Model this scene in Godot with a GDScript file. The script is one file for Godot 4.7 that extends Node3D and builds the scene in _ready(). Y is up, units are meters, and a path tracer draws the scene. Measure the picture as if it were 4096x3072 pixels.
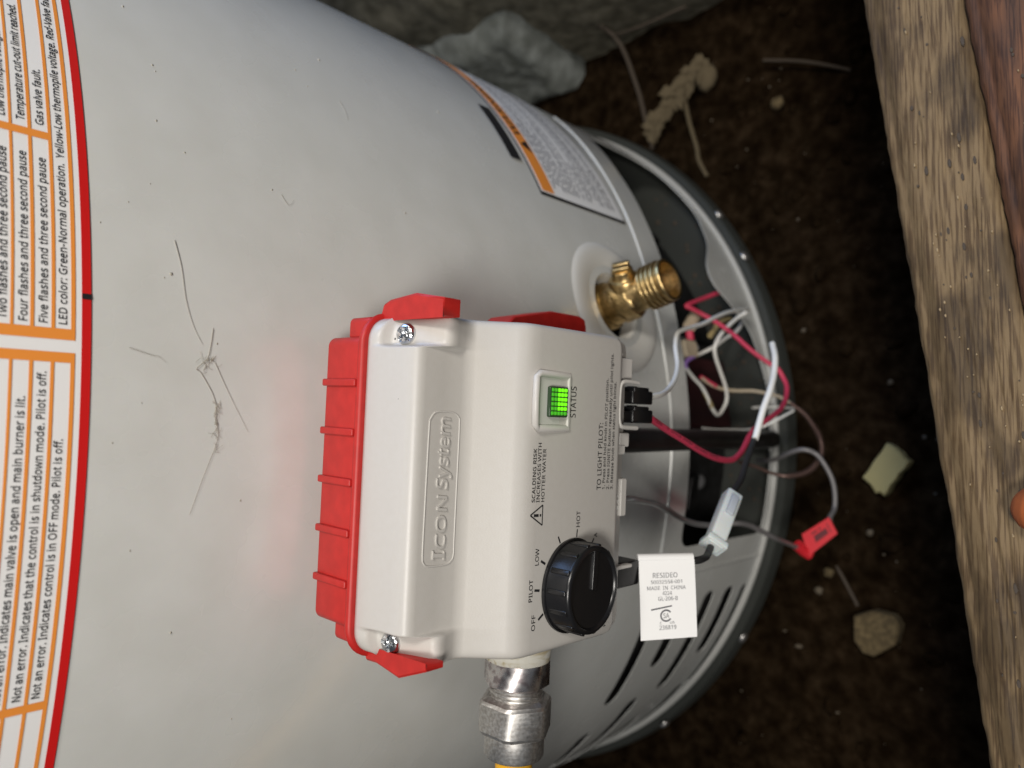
extends Node3D
# A gas water heater low down in a crawl space, seen with the camera turned on its side.
const R := 0.32            # jacket radius
const GROUND := -0.035
const BOX_AZ := -2.7       # azimuth of the gas control's outward axis
var rng := RandomNumberGenerator.new()
var M := {}
var sans := SystemFont.new()
var serif := SystemFont.new()
var taken := {}

# ---------------------------------------------------------------- helpers
func lin(r: float, g: float, b: float) -> Color:
	return Color(r, g, b).linear_to_srgb()

func mat(c: Color, rough := 0.5, metal := 0.0) -> StandardMaterial3D:
	var m := StandardMaterial3D.new()
	m.albedo_color = c
	m.roughness = rough
	m.metallic = metal
	return m

func noise_tex(freq: float, seed_: int, lo: Color, hi: Color, octaves := 4, size := 256, mid := -1.0) -> NoiseTexture2D:
	var n := FastNoiseLite.new()
	n.seed = seed_
	n.noise_type = FastNoiseLite.TYPE_SIMPLEX_SMOOTH
	n.frequency = freq
	n.fractal_octaves = octaves
	var t := NoiseTexture2D.new()
	t.width = size; t.height = size
	t.seamless = true
	t.noise = n
	var g := Gradient.new()
	g.set_color(0, lo); g.set_color(1, hi)
	if mid > 0.0:
		g.set_offset(0, mid - 0.12); g.set_offset(1, mid + 0.12)
	t.color_ramp = g
	return t

func triplanar(m: StandardMaterial3D, scale_: Vector3) -> void:
	m.uv1_triplanar = true
	m.uv1_world_triplanar = true
	m.uv1_scale = scale_

func numbered(n: String) -> String:
	if not taken.has(n):
		taken[n] = 0
		return n
	taken[n] += 1
	return "%s_%03d" % [n, taken[n]]

func tag(o: Node3D, label: String, category: String, group := "") -> Node3D:
	o.set_meta("label", label)
	o.set_meta("category", category)
	if group: o.set_meta("group", group)
	return o

func thing(called: String, label: String, category: String, at: Vector3, group := "") -> Node3D:
	var o := Node3D.new()
	o.name = numbered(called)
	add_child(o)
	o.position = at
	return tag(o, label, category, group)

func put(called: String, mesh: Mesh, m: Material, parent: Node3D = self, xf := Transform3D()) -> MeshInstance3D:
	var o := MeshInstance3D.new()
	o.name = numbered(called) if parent == self else called
	o.mesh = mesh
	o.material_override = m
	parent.add_child(o, true)
	o.global_transform = xf
	return o

func begin() -> SurfaceTool:
	var st := SurfaceTool.new()
	st.begin(Mesh.PRIMITIVE_TRIANGLES)
	return st

func done(st: SurfaceTool) -> ArrayMesh:
	st.generate_normals()
	return st.commit()

# a, b, c, d counter-clockwise seen from outside
func quad(st: SurfaceTool, a: Vector3, b: Vector3, c: Vector3, d: Vector3) -> void:
	for p in [a, c, b, a, d, c]:
		st.add_vertex(p)

func tri(st: SurfaceTool, a: Vector3, b: Vector3, c: Vector3) -> void:
	for p in [a, c, b]:
		st.add_vertex(p)

# rings of points, counter-clockwise seen from the end that they grow towards
func loft(st: SurfaceTool, rings: Array, cap := true, closed := true, groups: Array = [], xf := Transform3D()) -> void:
	var n: int = rings[0].size()
	for i in rings.size() - 1:
		st.set_smooth_group(groups[i] if groups else i + 1)
		for j in (n if closed else n - 1):
			var k := (j + 1) % n
			quad(st, xf * rings[i][j], xf * rings[i][k], xf * rings[i + 1][k], xf * rings[i + 1][j])
	if cap:
		for e in [0, rings.size() - 1]:
			st.set_smooth_group(900 + e)
			var c := Vector3()
			for p in rings[e]: c += p
			c /= n
			for j in n:
				var k := (j + 1) % n
				if e == 0: tri(st, xf * c, xf * rings[e][k], xf * rings[e][j])
				else: tri(st, xf * c, xf * rings[e][j], xf * rings[e][k])

# profile of (radius, height) along +z
func lathe(st: SurfaceTool, prof: Array, segs := 32, xf := Transform3D(), smooth_deg := 35.0) -> void:
	var g := 1
	for i in prof.size() - 1:
		if i > 0:
			var d0: Vector2 = (prof[i] - prof[i - 1]).normalized()
			var d1: Vector2 = (prof[i + 1] - prof[i]).normalized()
			if rad_to_deg(absf(d0.angle_to(d1))) > smooth_deg: g += 1
		st.set_smooth_group(g)
		for j in segs:
			var a := TAU * j / segs
			var b := TAU * (j + 1) / segs
			if j == segs - 1: b = 0.0
			var pa: Vector2 = prof[i]
			var pb: Vector2 = prof[i + 1]
			var q := [Vector3(pa.x * cos(a), pa.x * sin(a), pa.y), Vector3(pa.x * cos(b), pa.x * sin(b), pa.y), Vector3(pb.x * cos(b), pb.x * sin(b), pb.y), Vector3(pb.x * cos(a), pb.x * sin(a), pb.y)]
			if pa.x < 1e-7: tri(st, xf * q[0], xf * q[2], xf * q[3])
			elif pb.x < 1e-7: tri(st, xf * q[0], xf * q[1], xf * q[2])
			else: quad(st, xf * q[0], xf * q[1], xf * q[2], xf * q[3])

func smooth_path(pts: Array, per := 8) -> PackedVector3Array:
	var out := PackedVector3Array()
	for i in pts.size() - 1:
		var p0: Vector3 = pts[maxi(i - 1, 0)]
		var p1: Vector3 = pts[i]
		var p2: Vector3 = pts[i + 1]
		var p3: Vector3 = pts[mini(i + 2, pts.size() - 1)]
		for k in per:
			out.append(p1.cubic_interpolate(p2, p0, p3, float(k) / per))
	out.append(pts[-1])
	return out

func tube(st: SurfaceTool, path: PackedVector3Array, radius: float, segs := 10, taper := 1.0) -> void:
	var rings := []
	var nrm := Vector3()
	var n := path.size()
	for i in n:
		var t := (path[mini(i + 1, n - 1)] - path[maxi(i - 1, 0)]).normalized()
		if i == 0:
			nrm = t.cross(Vector3(0.31, 0.2, 0.93)).normalized()
		nrm = (nrm - t * nrm.dot(t)).normalized()
		var bi := t.cross(nrm)
		var ring := PackedVector3Array()
		var r := radius * lerpf(1.0, taper, float(i) / (n - 1))
		for j in segs:
			var a := TAU * j / segs
			ring.append(path[i] + (nrm * cos(a) + bi * sin(a)) * r)
		rings.append(ring)
	var groups := []
	groups.resize(rings.size()); groups.fill(1)
	loft(st, rings, true, true, groups)

func wire_mesh(pts: Array, radius: float, per := 8, segs := 10) -> ArrayMesh:
	var st := begin()
	tube(st, smooth_path(pts, per), radius, segs)
	return done(st)

func round_rect(w: float, h: float, r: float, z: float, n := 4) -> PackedVector3Array:
	var out := PackedVector3Array()
	r = clampf(r, 0.00001, minf(w, h) * 0.499)
	for c in 4:
		var cx: float = (w / 2 - r) * [1, -1, -1, 1][c]
		var cy: float = (h / 2 - r) * [1, 1, -1, -1][c]
		for k in n + 1:
			var a := PI / 2 * (c + float(k) / n)
			out.append(Vector3(cx + r * cos(a), cy + r * sin(a), z))
	return out

# a box w by h by d (d from z = 0 up) with rounded upright edges and softened ends
func block(st: SurfaceTool, w: float, h: float, d: float, r: float, c: float, xf := Transform3D(), n := 4) -> void:
	var k := c * 0.3
	loft(st, [round_rect(w - 2 * c, h - 2 * c, r - c, 0, n), round_rect(w - 2 * k, h - 2 * k, r - k, k, n), round_rect(w, h, r, c, n), round_rect(w, h, r, d - c, n), round_rect(w - 2 * k, h - 2 * k, r - k, d - k, n), round_rect(w - 2 * c, h - 2 * c, r - c, d, n)], true, true, [1, 1, 1, 1, 1], xf)

func block_mesh(w: float, h: float, d: float, r: float, c: float, xf := Transform3D()) -> ArrayMesh:
	var st := begin()
	block(st, w, h, d, r, c, xf)
	return done(st)

func frame(origin: Vector3, z: Vector3, up := Vector3.UP) -> Transform3D:
	z = z.normalized()
	if absf(z.dot(up.normalized())) > 0.99: up = Vector3(0, 0, 1)
	var x := up.cross(z).normalized()
	return Transform3D(Basis(x, z.cross(x), z), origin)

func cyl(az: float, y: float, r: float) -> Vector3:
	var a := deg_to_rad(az)
	return Vector3(r * sin(a), y, r * cos(a))

func mm(pts: Array) -> Array:
	var out := []
	for p in pts: out.append(p * 0.001)
	return out

# lettering: x to the right from the left edge, y up from the baseline, as triangles
var cap_cache := {}
func raw_text(txt: String, font: Font, depth: float) -> Array:
	var t := TextMesh.new()
	t.text = txt
	t.font = font
	t.font_size = 48
	t.pixel_size = 0.01
	t.curve_step = 2.0
	t.depth = depth
	t.horizontal_alignment = HORIZONTAL_ALIGNMENT_LEFT
	t.vertical_alignment = VERTICAL_ALIGNMENT_CENTER
	return t.surface_get_arrays(0)

func letters(txt: String, font: Font, cap: float, width: float, depth: float, warp: Callable, slant := 0.0) -> ArrayMesh:
	if not cap_cache.has(font):
		var h: PackedVector3Array = raw_text("H", font, 0.01)[Mesh.ARRAY_VERTEX]
		var lo := 1e9
		var hi := -1e9
		for p in h:
			lo = minf(lo, p.y); hi = maxf(hi, p.y)
		cap_cache[font] = Vector2(lo, hi)
	var base: Vector2 = cap_cache[font]
	var a := raw_text(txt, font, 0.02)
	var v: PackedVector3Array = a[Mesh.ARRAY_VERTEX]
	var nn: PackedVector3Array = a[Mesh.ARRAY_NORMAL]
	var x0 := 1e9
	var x1 := -1e9
	for p in v:
		x0 = minf(x0, p.x); x1 = maxf(x1, p.x)
	var sy := cap / (base.y - base.x)
	var sx := sy if width <= 0.0 else width / (x1 - x0)
	var sz := depth / 0.02
	for i in v.size():
		var p := Vector3((v[i].x - x0) * sx, (v[i].y - base.x) * sy, (v[i].z + 0.01) * sz)
		p.x += p.y * slant
		var q: Vector3 = warp.call(p)
		var nq: Vector3 = warp.call(p + nn[i] * 0.0002)
		v[i] = q
		nn[i] = (nq - q).normalized()
	var out := []
	out.resize(Mesh.ARRAY_MAX)
	out[Mesh.ARRAY_VERTEX] = v
	out[Mesh.ARRAY_NORMAL] = nn
	out[Mesh.ARRAY_INDEX] = a[Mesh.ARRAY_INDEX]
	var m := ArrayMesh.new()
	m.add_surface_from_arrays(Mesh.PRIMITIVE_TRIANGLES, out)
	return m

# a sheet bent round the jacket: polygon in (azimuth degrees, height)
func bent(st: SurfaceTool, az0: float, az1: float, y0: float, y1: float, r: float) -> void:
	var n := maxi(1, int(ceil(absf(az1 - az0) / 1.0)))
	for i in n:
		var a := lerpf(az0, az1, float(i) / n)
		var b := lerpf(az0, az1, float(i + 1) / n)
		var q := [[a, y0], [b, y0], [b, y1], [a, y1]]
		for k in [0, 2, 1, 0, 3, 2]:
			st.set_normal(cyl(q[k][0], 0, 1.0))
			st.add_vertex(cyl(q[k][0], q[k][1], r))

func clip_strips(st: SurfaceTool, az0: float, az1: float, step: float, y0: float, y1: float, holes: Array, r: float) -> void:
	var n := int(round((az1 - az0) / step))
	for i in n:
		var a := lerpf(az0, az1, float(i) / n)
		var b := lerpf(az0, az1, float(i + 1) / n)
		var polys := [PackedVector2Array([Vector2(a, y0 * 180), Vector2(b, y0 * 180), Vector2(b, y1 * 180), Vector2(a, y1 * 180)])]
		for h in holes:
			var next := []
			for p in polys:
				for q in Geometry2D.clip_polygons(p, h): next.append(q)
			polys = next
		for p in polys:
			if Geometry2D.is_polygon_clockwise(p): p.reverse()
			var idx := Geometry2D.triangulate_polygon(p)
			for t in range(0, idx.size(), 3):
				var tr := [p[idx[t]], p[idx[t + 1]], p[idx[t + 2]]]
				if (tr[1] - tr[0]).cross(tr[2] - tr[0]) < 0: tr = [tr[0], tr[2], tr[1]]
				for k in [0, 2, 1]:
					st.set_normal(cyl(tr[k].x, 0, 1.0))
					st.add_vertex(cyl(tr[k].x, tr[k].y / 180.0, r))

# ---------------------------------------------------------------- materials
func materials() -> void:
	var tank := mat(lin(0.70, 0.71, 0.69), 0.30)
	tank.clearcoat_enabled = true; tank.clearcoat = 0.8; tank.clearcoat_roughness = 0.18
	tank.albedo_texture = noise_tex(0.012, 3, Color(0.955, 0.955, 0.95), Color(1, 1, 1), 5, 512)
	tank.roughness_texture = noise_tex(0.02, 9, Color(0.78, 0.78, 0.78), Color(1, 1, 1), 4, 256)
	triplanar(tank, Vector3(4, 4, 4))
	tank.detail_enabled = true
	tank.detail_blend_mode = BaseMaterial3D.BLEND_MODE_MUL
	tank.detail_albedo = noise_tex(0.006, 4, Color(0.984, 0.982, 0.977), Color(1, 1, 1), 7, 1024)
	tank.detail_uv_layer = BaseMaterial3D.DETAIL_UV_2
	tank.uv2_triplanar = true; tank.uv2_world_triplanar = true
	tank.uv2_scale = Vector3(6, 6, 6)
	M.tank = tank
	M.collar = mat(lin(0.68, 0.67, 0.63), 0.42)
	M.ring = mat(lin(0.042, 0.045, 0.041), 0.4, 0.0)
	M.ring.metallic_specular = 0.3
	M.lip = mat(lin(0.42, 0.42, 0.40), 0.5)
	var steel := mat(lin(0.045, 0.046, 0.048), 0.36, 0.7)
	steel.albedo_texture = noise_tex(0.03, 14, Color(0.45, 0.4, 0.38), Color(1, 1, 1), 4)
	triplanar(steel, Vector3(9, 9, 9))
	M.steel = steel
	M.maroon = mat(lin(0.05, 0.012, 0.014), 0.45, 0.2)
	M.paper = mat(lin(0.86, 0.86, 0.86), 0.42)
	M.orange = mat(lin(0.86, 0.30, 0.05), 0.42)
	M.red_ink = mat(lin(0.62, 0.012, 0.012), 0.4)
	M.ink = mat(lin(0.012, 0.012, 0.014), 0.55)
	M.grey_ink = mat(lin(0.10, 0.10, 0.115), 0.6)
	var cov := mat(lin(0.545, 0.525, 0.495), 0.42)
	cov.heightmap_enabled = false
	cov.roughness_texture = noise_tex(0.08, 5, Color(0.85, 0.85, 0.85), Color(1, 1, 1), 3)
	cov.albedo_texture = noise_tex(0.02, 6, Color(0.985, 0.983, 0.978), Color(1, 1, 1), 6, 512)
	cov.normal_enabled = true
	var nt := NoiseTexture2D.new()
	nt.width = 256; nt.height = 256; nt.seamless = true; nt.as_normal_map = true; nt.bump_strength = 1.2
	var nn := FastNoiseLite.new(); nn.seed = 21; nn.frequency = 0.2
	nt.noise = nn
	cov.normal_texture = nt
	cov.normal_scale = 0.12
	triplanar(cov, Vector3(26, 26, 26))
	M.cover = cov
	M.cover_plain = mat(lin(0.56, 0.54, 0.51), 0.40)
	M.pale = mat(lin(0.62, 0.61, 0.58), 0.4)
	var red := mat(lin(0.52, 0.020, 0.016), 0.46)
	red.albedo_texture = noise_tex(0.02, 31, Color(0.9, 0.85, 0.85), Color(1, 1, 1), 5)
	triplanar(red, Vector3(25, 25, 25))
	M.red = red
	M.black = mat(lin(0.010, 0.010, 0.011), 0.28)
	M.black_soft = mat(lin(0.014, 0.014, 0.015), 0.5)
	M.rubber = mat(lin(0.02, 0.02, 0.021), 0.55)
	var pipe := mat(lin(0.022, 0.021, 0.02), 0.42)
	pipe.albedo_texture = noise_tex(0.02, 8, Color(0.5, 0.5, 0.5), Color(1, 1, 1), 5)
	triplanar(pipe, Vector3(20, 8, 20))
	M.pipe = pipe
	var brass := mat(lin(0.90, 0.66, 0.32), 0.42, 1.0)
	brass.albedo_texture = noise_tex(0.04, 17, Color(0.62, 0.6, 0.55), Color(1, 1, 1), 4)
	brass.roughness_texture = noise_tex(0.05, 18, Color(0.7, 0.7, 0.7), Color(1, 1, 1), 3)
	triplanar(brass, Vector3(30, 30, 30))
	M.brass = brass
	var zinc := mat(lin(0.90, 0.90, 0.89), 0.52, 0.95)
	zinc.albedo_texture = noise_tex(0.05, 27, Color(0.7, 0.68, 0.66), Color(1, 1, 1), 5)
	zinc.roughness_texture = noise_tex(0.06, 28, Color(0.6, 0.6, 0.6), Color(1, 1, 1), 4)
	triplanar(zinc, Vector3(40, 40, 40))
	M.zinc = zinc
	var worn := mat(lin(0.78, 0.75, 0.74), 0.38, 0.95)
	worn.albedo_texture = noise_tex(0.06, 37, Color(0.74, 0.70, 0.71), Color(1, 1, 1), 4, 256, 0.42)
	worn.roughness_texture = noise_tex(0.05, 38, Color(0.5, 0.5, 0.5), Color(1, 1, 1), 4)
	triplanar(worn, Vector3(14, 14, 14))
	M.worn = worn
	M.screw = mat(lin(0.66, 0.68, 0.70), 0.2, 1.0)
	var ptfe := mat(lin(0.74, 0.72, 0.64), 0.5)
	ptfe.albedo_texture = noise_tex(0.02, 47, Color(0.8, 0.74, 0.6), Color(1, 1, 1), 4, 256, 0.35)
	triplanar(ptfe, Vector3(35, 8, 35))
	M.ptfe = ptfe
	M.yellow = mat(lin(0.80, 0.42, 0.02), 0.4)
	M.white_wire = mat(lin(0.86, 0.85, 0.80), 0.4)
	M.cream = mat(lin(0.55, 0.46, 0.33), 0.6)
	M.red_wire = mat(lin(0.62, 0.05, 0.105), 0.5)
	M.purple = mat(lin(0.36, 0.2, 0.6), 0.5)
	M.tan = mat(lin(0.42, 0.33, 0.16), 0.6)
	M.lead = mat(lin(0.42, 0.42, 0.43), 0.28, 0.6)
	M.lead_grey = mat(lin(0.20, 0.19, 0.19), 0.42, 0.3)
	M.coil = mat(lin(0.16, 0.10, 0.085), 0.4, 0.6)
	M.tag_red = mat(lin(0.62, 0.02, 0.03), 0.45)
	var nylon := mat(lin(0.70, 0.72, 0.71), 0.32)
	nylon.subsurf_scatter_enabled = true; nylon.subsurf_scatter_strength = 0.2
	M.nylon = nylon
	M.nylon_window = mat(lin(0.44, 0.48, 0.53), 0.3)
	var led := mat(lin(0.05, 0.35, 0.02), 0.25)
	led.emission_enabled = true
	led.emission = Color(0.50, 1.0, 0.03)
	led.emission_energy_multiplier = 0.95
	M.led = led
	var led2 := mat(lin(0.05, 0.3, 0.03), 0.2)
	led2.emission_enabled = true
	led2.emission = Color(0.36, 0.9, 0.03)
	led2.emission_energy_multiplier = 0.28
	M.led_dim = led2
	M.led_edge = mat(lin(0.03, 0.06, 0.03), 0.2)
	# wood, earth, stone
	var wood := mat(Color(1, 1, 1), 0.72)
	wood.albedo_texture = noise_tex(0.009, 51, lin(0.085, 0.053, 0.022), lin(0.205, 0.138, 0.066), 7, 512, 0.42)
	triplanar(wood, Vector3(3.1, 6.5, 6.5))
	wood.detail_enabled = true
	wood.detail_blend_mode = BaseMaterial3D.BLEND_MODE_MUL
	wood.detail_albedo = noise_tex(0.016, 52, Color(0.66, 0.61, 0.54), Color(1, 1, 1), 8, 1024, 0.42)
	wood.detail_uv_layer = BaseMaterial3D.DETAIL_UV_2
	wood.uv2_triplanar = true; wood.uv2_world_triplanar = true
	wood.uv2_scale = Vector3(1.7, 42, 42)
	wood.heightmap_enabled = true
	wood.heightmap_scale = 0.10
	wood.heightmap_texture = noise_tex(0.02, 53, Color(0, 0, 0), Color(1, 1, 1), 6, 512)
	M.wood = wood
	var redwood := mat(Color(1, 1, 1), 0.7)
	redwood.albedo_texture = noise_tex(0.02, 61, lin(0.055, 0.024, 0.011), lin(0.20, 0.080, 0.030), 7, 512)
	triplanar(redwood, Vector3(2.5, 10, 10))
	redwood.detail_enabled = true
	redwood.detail_blend_mode = BaseMaterial3D.BLEND_MODE_MUL
	redwood.detail_albedo = wood.detail_albedo
	redwood.detail_uv_layer = BaseMaterial3D.DETAIL_UV_2
	redwood.uv2_triplanar = true; redwood.uv2_world_triplanar = true
	redwood.uv2_scale = Vector3(2.1, 50, 50)
	M.redwood = redwood
	var earth := mat(Color(1, 1, 1), 0.95)
	earth.specular_mode = BaseMaterial3D.SPECULAR_DISABLED
	earth.albedo_texture = noise_tex(0.02, 71, lin(0.011, 0.0072, 0.0040), lin(0.046, 0.031, 0.018), 5, 512)
	triplanar(earth, Vector3(3, 3, 3))
	earth.detail_enabled = true
	earth.detail_blend_mode = BaseMaterial3D.BLEND_MODE_MUL
	earth.detail_albedo = noise_tex(0.02, 72, Color(0.5, 0.46, 0.42), Color(1, 1, 1), 6, 512)
	earth.detail_uv_layer = BaseMaterial3D.DETAIL_UV_2
	earth.uv2_triplanar = true; earth.uv2_world_triplanar = true
	earth.uv2_scale = Vector3(7, 7, 7)
	M.earth = earth
	var stone := mat(Color(1, 1, 1), 0.9)
	stone.albedo_texture = noise_tex(0.02, 81, lin(0.045, 0.040, 0.026), lin(0.20, 0.185, 0.14), 6, 512)
	triplanar(stone, Vector3(5, 5, 5))
	M.stone = stone
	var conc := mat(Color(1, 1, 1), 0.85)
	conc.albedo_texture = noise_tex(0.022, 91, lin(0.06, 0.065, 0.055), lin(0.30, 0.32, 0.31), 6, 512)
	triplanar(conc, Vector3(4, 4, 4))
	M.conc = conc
	M.leaf = mat(lin(0.11, 0.085, 0.048), 0.9)
	M.foam = mat(lin(0.36, 0.32, 0.155), 0.9)
	var chip := mat(Color(1, 1, 1), 0.9)
	chip.albedo_texture = noise_tex(0.03, 111, lin(0.05, 0.035, 0.015), lin(0.17, 0.125, 0.06), 5, 256)
	triplanar(chip, Vector3(22, 22, 22))
	M.chip = chip
	M.twig = mat(lin(0.06, 0.045, 0.032), 0.8)
	M.splinter = mat(lin(0.34, 0.25, 0.14), 0.8)
	M.pebble = mat(lin(0.10, 0.08, 0.055), 0.8)
	M.dust = mat(lin(0.38, 0.355, 0.295), 0.95)
	M.glove = mat(lin(0.30, 0.078, 0.02), 1.0)
	var strap := mat(lin(0.62, 0.66, 0.06), 0.35)
	M.strap = strap

# ---------------------------------------------------------------- heater
func slot_poly(az0: float, az1: float, y0: float, y1: float, half: float) -> PackedVector2Array:
	var out := PackedVector2Array()
	var ka := rad_to_deg(half / R)
	var down := PackedVector2Array()
	for k in 9:
		var t := PI / 2 + PI * k / 8.0
		out.append(Vector2(az0 + ka + ka * cos(t), (y0 + half * sin(t)) * 180))
	for k in 9:
		var t := -PI / 2 + PI * k / 8.0
		out.append(Vector2(az1 - ka + ka * cos(t), (y1 + half * sin(t)) * 180))
	return out

func rounded(corners: Array, rads: Array) -> PackedVector2Array:
	# corners in (azimuth, height), rounded with a radius in metres; result in (azimuth, height * 180), which is nearly isotropic
	var out := PackedVector2Array()
	var n := corners.size()
	for i in n:
		var p := Vector2(corners[i].x, corners[i].y * 180)
		var a := Vector2(corners[(i + n - 1) % n].x, corners[(i + n - 1) % n].y * 180)
		var b := Vector2(corners[(i + 1) % n].x, corners[(i + 1) % n].y * 180)
		var r: float = rads[i] * 180
		if r <= 0.0:
			out.append(p); continue
		var pa := p + (a - p).normalized() * minf(r, p.distance_to(a) * 0.45)
		var pb := p + (b - p).normalized() * minf(r, p.distance_to(b) * 0.45)
		for k in 7:
			var t := k / 6.0
			out.append(pa.lerp(p, t).lerp(p.lerp(pb, t), t))
	return out

func heater() -> void:
	var o := thing("water_heater", "pale grey cylindrical gas water heater with open burner access at its base", "water heater", Vector3(0, GROUND, 0))
	var opening := rounded([Vector2(-13.6, 0.1195), Vector2(-13.8, -0.004), Vector2(7, -0.005), Vector2(15, 0.006), Vector2(18.5, 0.028), Vector2(21, 0.046), Vector2(24, 0.045), Vector2(29, 0.018), Vector2(36, 0.001), Vector2(46, 0.002), Vector2(48.8, 0.02), Vector2(49.4, 0.088), Vector2(38, 0.104), Vector2(28, 0.112), Vector2(20, 0.1165), Vector2(12, 0.1205), Vector2(0, 0.1205)], [0.012, 0.01, 0.0, 0.01, 0.01, 0.012, 0.012, 0.01, 0.01, 0.006, 0.01, 0.012, 0.0, 0.0, 0.0, 0.0, 0.0])
	if Geometry2D.is_polygon_clockwise(opening): opening.reverse()
	var holes := [opening]
	var slots := []
	for s in [[-35.6, -20.9, 0.1300, 0.1312], [-31.2, -20.9, 0.0930, 0.0922], [-37.3, -20.9, 0.0546, 0.0544], [-32.2, -21.1, 0.0225, 0.0225], [-39.5, -21.5, -0.0030, -0.0036],
			[-51.3, -41.6, 0.1200, 0.1240], [-56, -37.2, 0.0800, 0.0875], [-56, -44.7, 0.0420, 0.0430], [-56, -39.4, 0.0060, 0.0080], [-70, -58, 0.0980, 0.1000], [-74, -61, 0.0560, 0.0580]]:
		var p := slot_poly(s[0], s[1], s[2], s[3], 0.0072 if s[2] > 0.0 else 0.0048)
		if Geometry2D.is_polygon_clockwise(p): p.reverse()
		slots.append(p)
		holes.append(p)
	var dh := PackedVector2Array()
	for k in 28:
		var t := TAU * k / 28
		dh.append(Vector2(14.2 + rad_to_deg(0.0215 / R) * cos(t), (0.190 + 0.0215 * sin(t)) * 180))
	holes.append(dh)
	var st := begin()
	clip_strips(st, -78, 60, 1.2, -0.014, 0.26, holes, R)
	bent(st, 60, 282, -0.014, 0.26, R)
	for k in 4:
		bent(st, -78, 282, lerpf(0.26, 1.18, k / 4.0), lerpf(0.26, 1.18, (k + 1) / 4.0), R)
	# hole edges, turned inwards
	for h in holes:
		for i in h.size():
			var e0: Vector2 = h[i]
			var e1: Vector2 = h[(i + 1) % h.size()]
			var parts := maxi(1, int(ceil(absf(e0.x - e1.x))))
			for k in parts:
				var a := e0.lerp(e1, float(k) / parts)
				var b := e0.lerp(e1, float(k + 1) / parts)
				var nm := (cyl(b.x, b.y / 180, R) - cyl(a.x, a.y / 180, R)).cross(cyl(a.x, 0, 1.0)).normalized() * -1.0
				for p in [[a, R], [b, R - 0.0006], [b, R], [a, R], [a, R - 0.0006], [b, R - 0.0006]]:
					st.set_normal(nm)
					st.add_vertex(cyl(p[0].x, p[0].y / 180, p[1]))
	# rolled lower edge
	put("jacket", st.commit(), M.tank, o)
	st = begin()
	lathe(st, [Vector2(R - 0.003, -0.0165), Vector2(R + 0.0012, -0.016), Vector2(R + 0.0026, -0.0145), Vector2(R + 0.0026, -0.0125), Vector2(R + 0.0012, -0.0112), Vector2(R - 0.002, -0.011)], 160, Transform3D(Basis(Vector3.RIGHT, -PI / 2), Vector3()), 80.0)
	put("rolled_edge", done(st), M.lip, o)
	st = begin()
	lathe(st, [Vector2(R + 0.001, 1.18), Vector2(R - 0.01, 1.2), Vector2(0, 1.215)], 96, Transform3D(Basis(Vector3.RIGHT, -PI / 2), Vector3()))
	put("top_cap", done(st), M.tank, o)
	# base pan
	st = begin()
	lathe(st, [Vector2(0, GROUND + 0.002), Vector2(0.328, GROUND + 0.002), Vector2(0.3305, GROUND + 0.005), Vector2(0.3295, -0.0185), Vector2(0.3285, -0.0165), Vector2(0.316, -0.0160), Vector2(0.312, -0.020), Vector2(0.311, -0.0235), Vector2(0, -0.024)], 160, Transform3D(Basis(Vector3.RIGHT, -PI / 2), Vector3()))
	var pan := put("base_pan", done(st), M.ring, o)
	for s in [[34.8, -0.013], [26.6, -0.010], [-49.0, -0.010], [-30, -0.018]]:
		st = begin()
		lathe(st, [Vector2(0.0046, 0), Vector2(0.0044, 0.0012), Vector2(0.003, 0.0024), Vector2(0, 0.0028)], 14, frame(cyl(s[0], s[1] - 0.006, 0.3297), cyl(s[0], 0.05, 1.0)), 70.0)
		put("screw", done(st), M.zinc, pan)
	# burner chamber
	st = begin()
	lathe(st, [Vector2(0.272, -0.0238), Vector2(0.272, 0.045), Vector2(0.278, 0.05), Vector2(0.278, 0.058), Vector2(0.272, 0.063), Vector2(0.272, 0.15)], 96, Transform3D(Basis(Vector3.RIGHT, -PI / 2), Vector3()))
	put("burner_chamber", done(st), M.steel, o)
	st = begin()
	lathe(st, [Vector2(0.27, 0.1495), Vector2(R - 0.002, 0.1495), Vector2(R - 0.002, 0.16), Vector2(0.27, 0.16)], 96, Transform3D(Basis(Vector3.RIGHT, -PI / 2), Vector3()))
	put("light_stop", done(st), M.steel, o)  # ring added to block light from above the chamber
	st = begin()
	for q in [[1.0, 13.0, -0.02, 0.092]]:
		var rings := []
		for rr in [0.2725, 0.2805]:
			var ring := PackedVector3Array()
			var k := 0.0 if rr < 0.28 else 0.4
			for c in [[q[0] + k, q[2] + 0.002], [q[1] - k, q[2] + 0.002], [q[1] - k, q[3] - 0.002], [q[0] + k, q[3] - 0.002]]:
				ring.append(cyl(c[0], c[1], rr))
			rings.append(ring)
		loft(st, rings)
	put("burner_door", done(st), M.maroon, o)
	var fit := put("door_flange", block_mesh(0.03, 0.012, 0.006, 0.003, 0.001, frame(cyl(-9.5, 0.035, 0.273), cyl(-9.5, 0, 1.0))), M.steel, o)
	for s in [[-8.2, 0.062], [-7.8, 0.02], [15.5, 0.03]]:
		st = begin()
		lathe(st, [Vector2(0.006, 0), Vector2(0.006, 0.003), Vector2(0.004, 0.005), Vector2(0, 0.0055)], 16, frame(cyl(s[0], s[1], 0.272), cyl(s[0], 0, 1.0)), 50.0)
		put("chamber_bolt", done(st), M.lead, fit)
	st = begin()
	for i in 60:
		var a := rng.randf_range(-12, 47)
		lump(st, cyl(a, -0.0235, rng.randf_range(0.275, 0.309)), rng.randf_range(0.0006, 0.0022), i)
	put("rust_crumbs", done(st), M.twig, o).set_meta("kind", "stuff")
	for c in [[17.5, 0.02], [31.0, 0.03], [41.0, 0.02]]:
		put("chamber_strap", block_mesh(0.010, 0.085, 0.003, 0.001, 0.0006, frame(cyl(c[0], c[1], 0.272), cyl(c[0], 0, 1.0))), M.steel, o)
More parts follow.
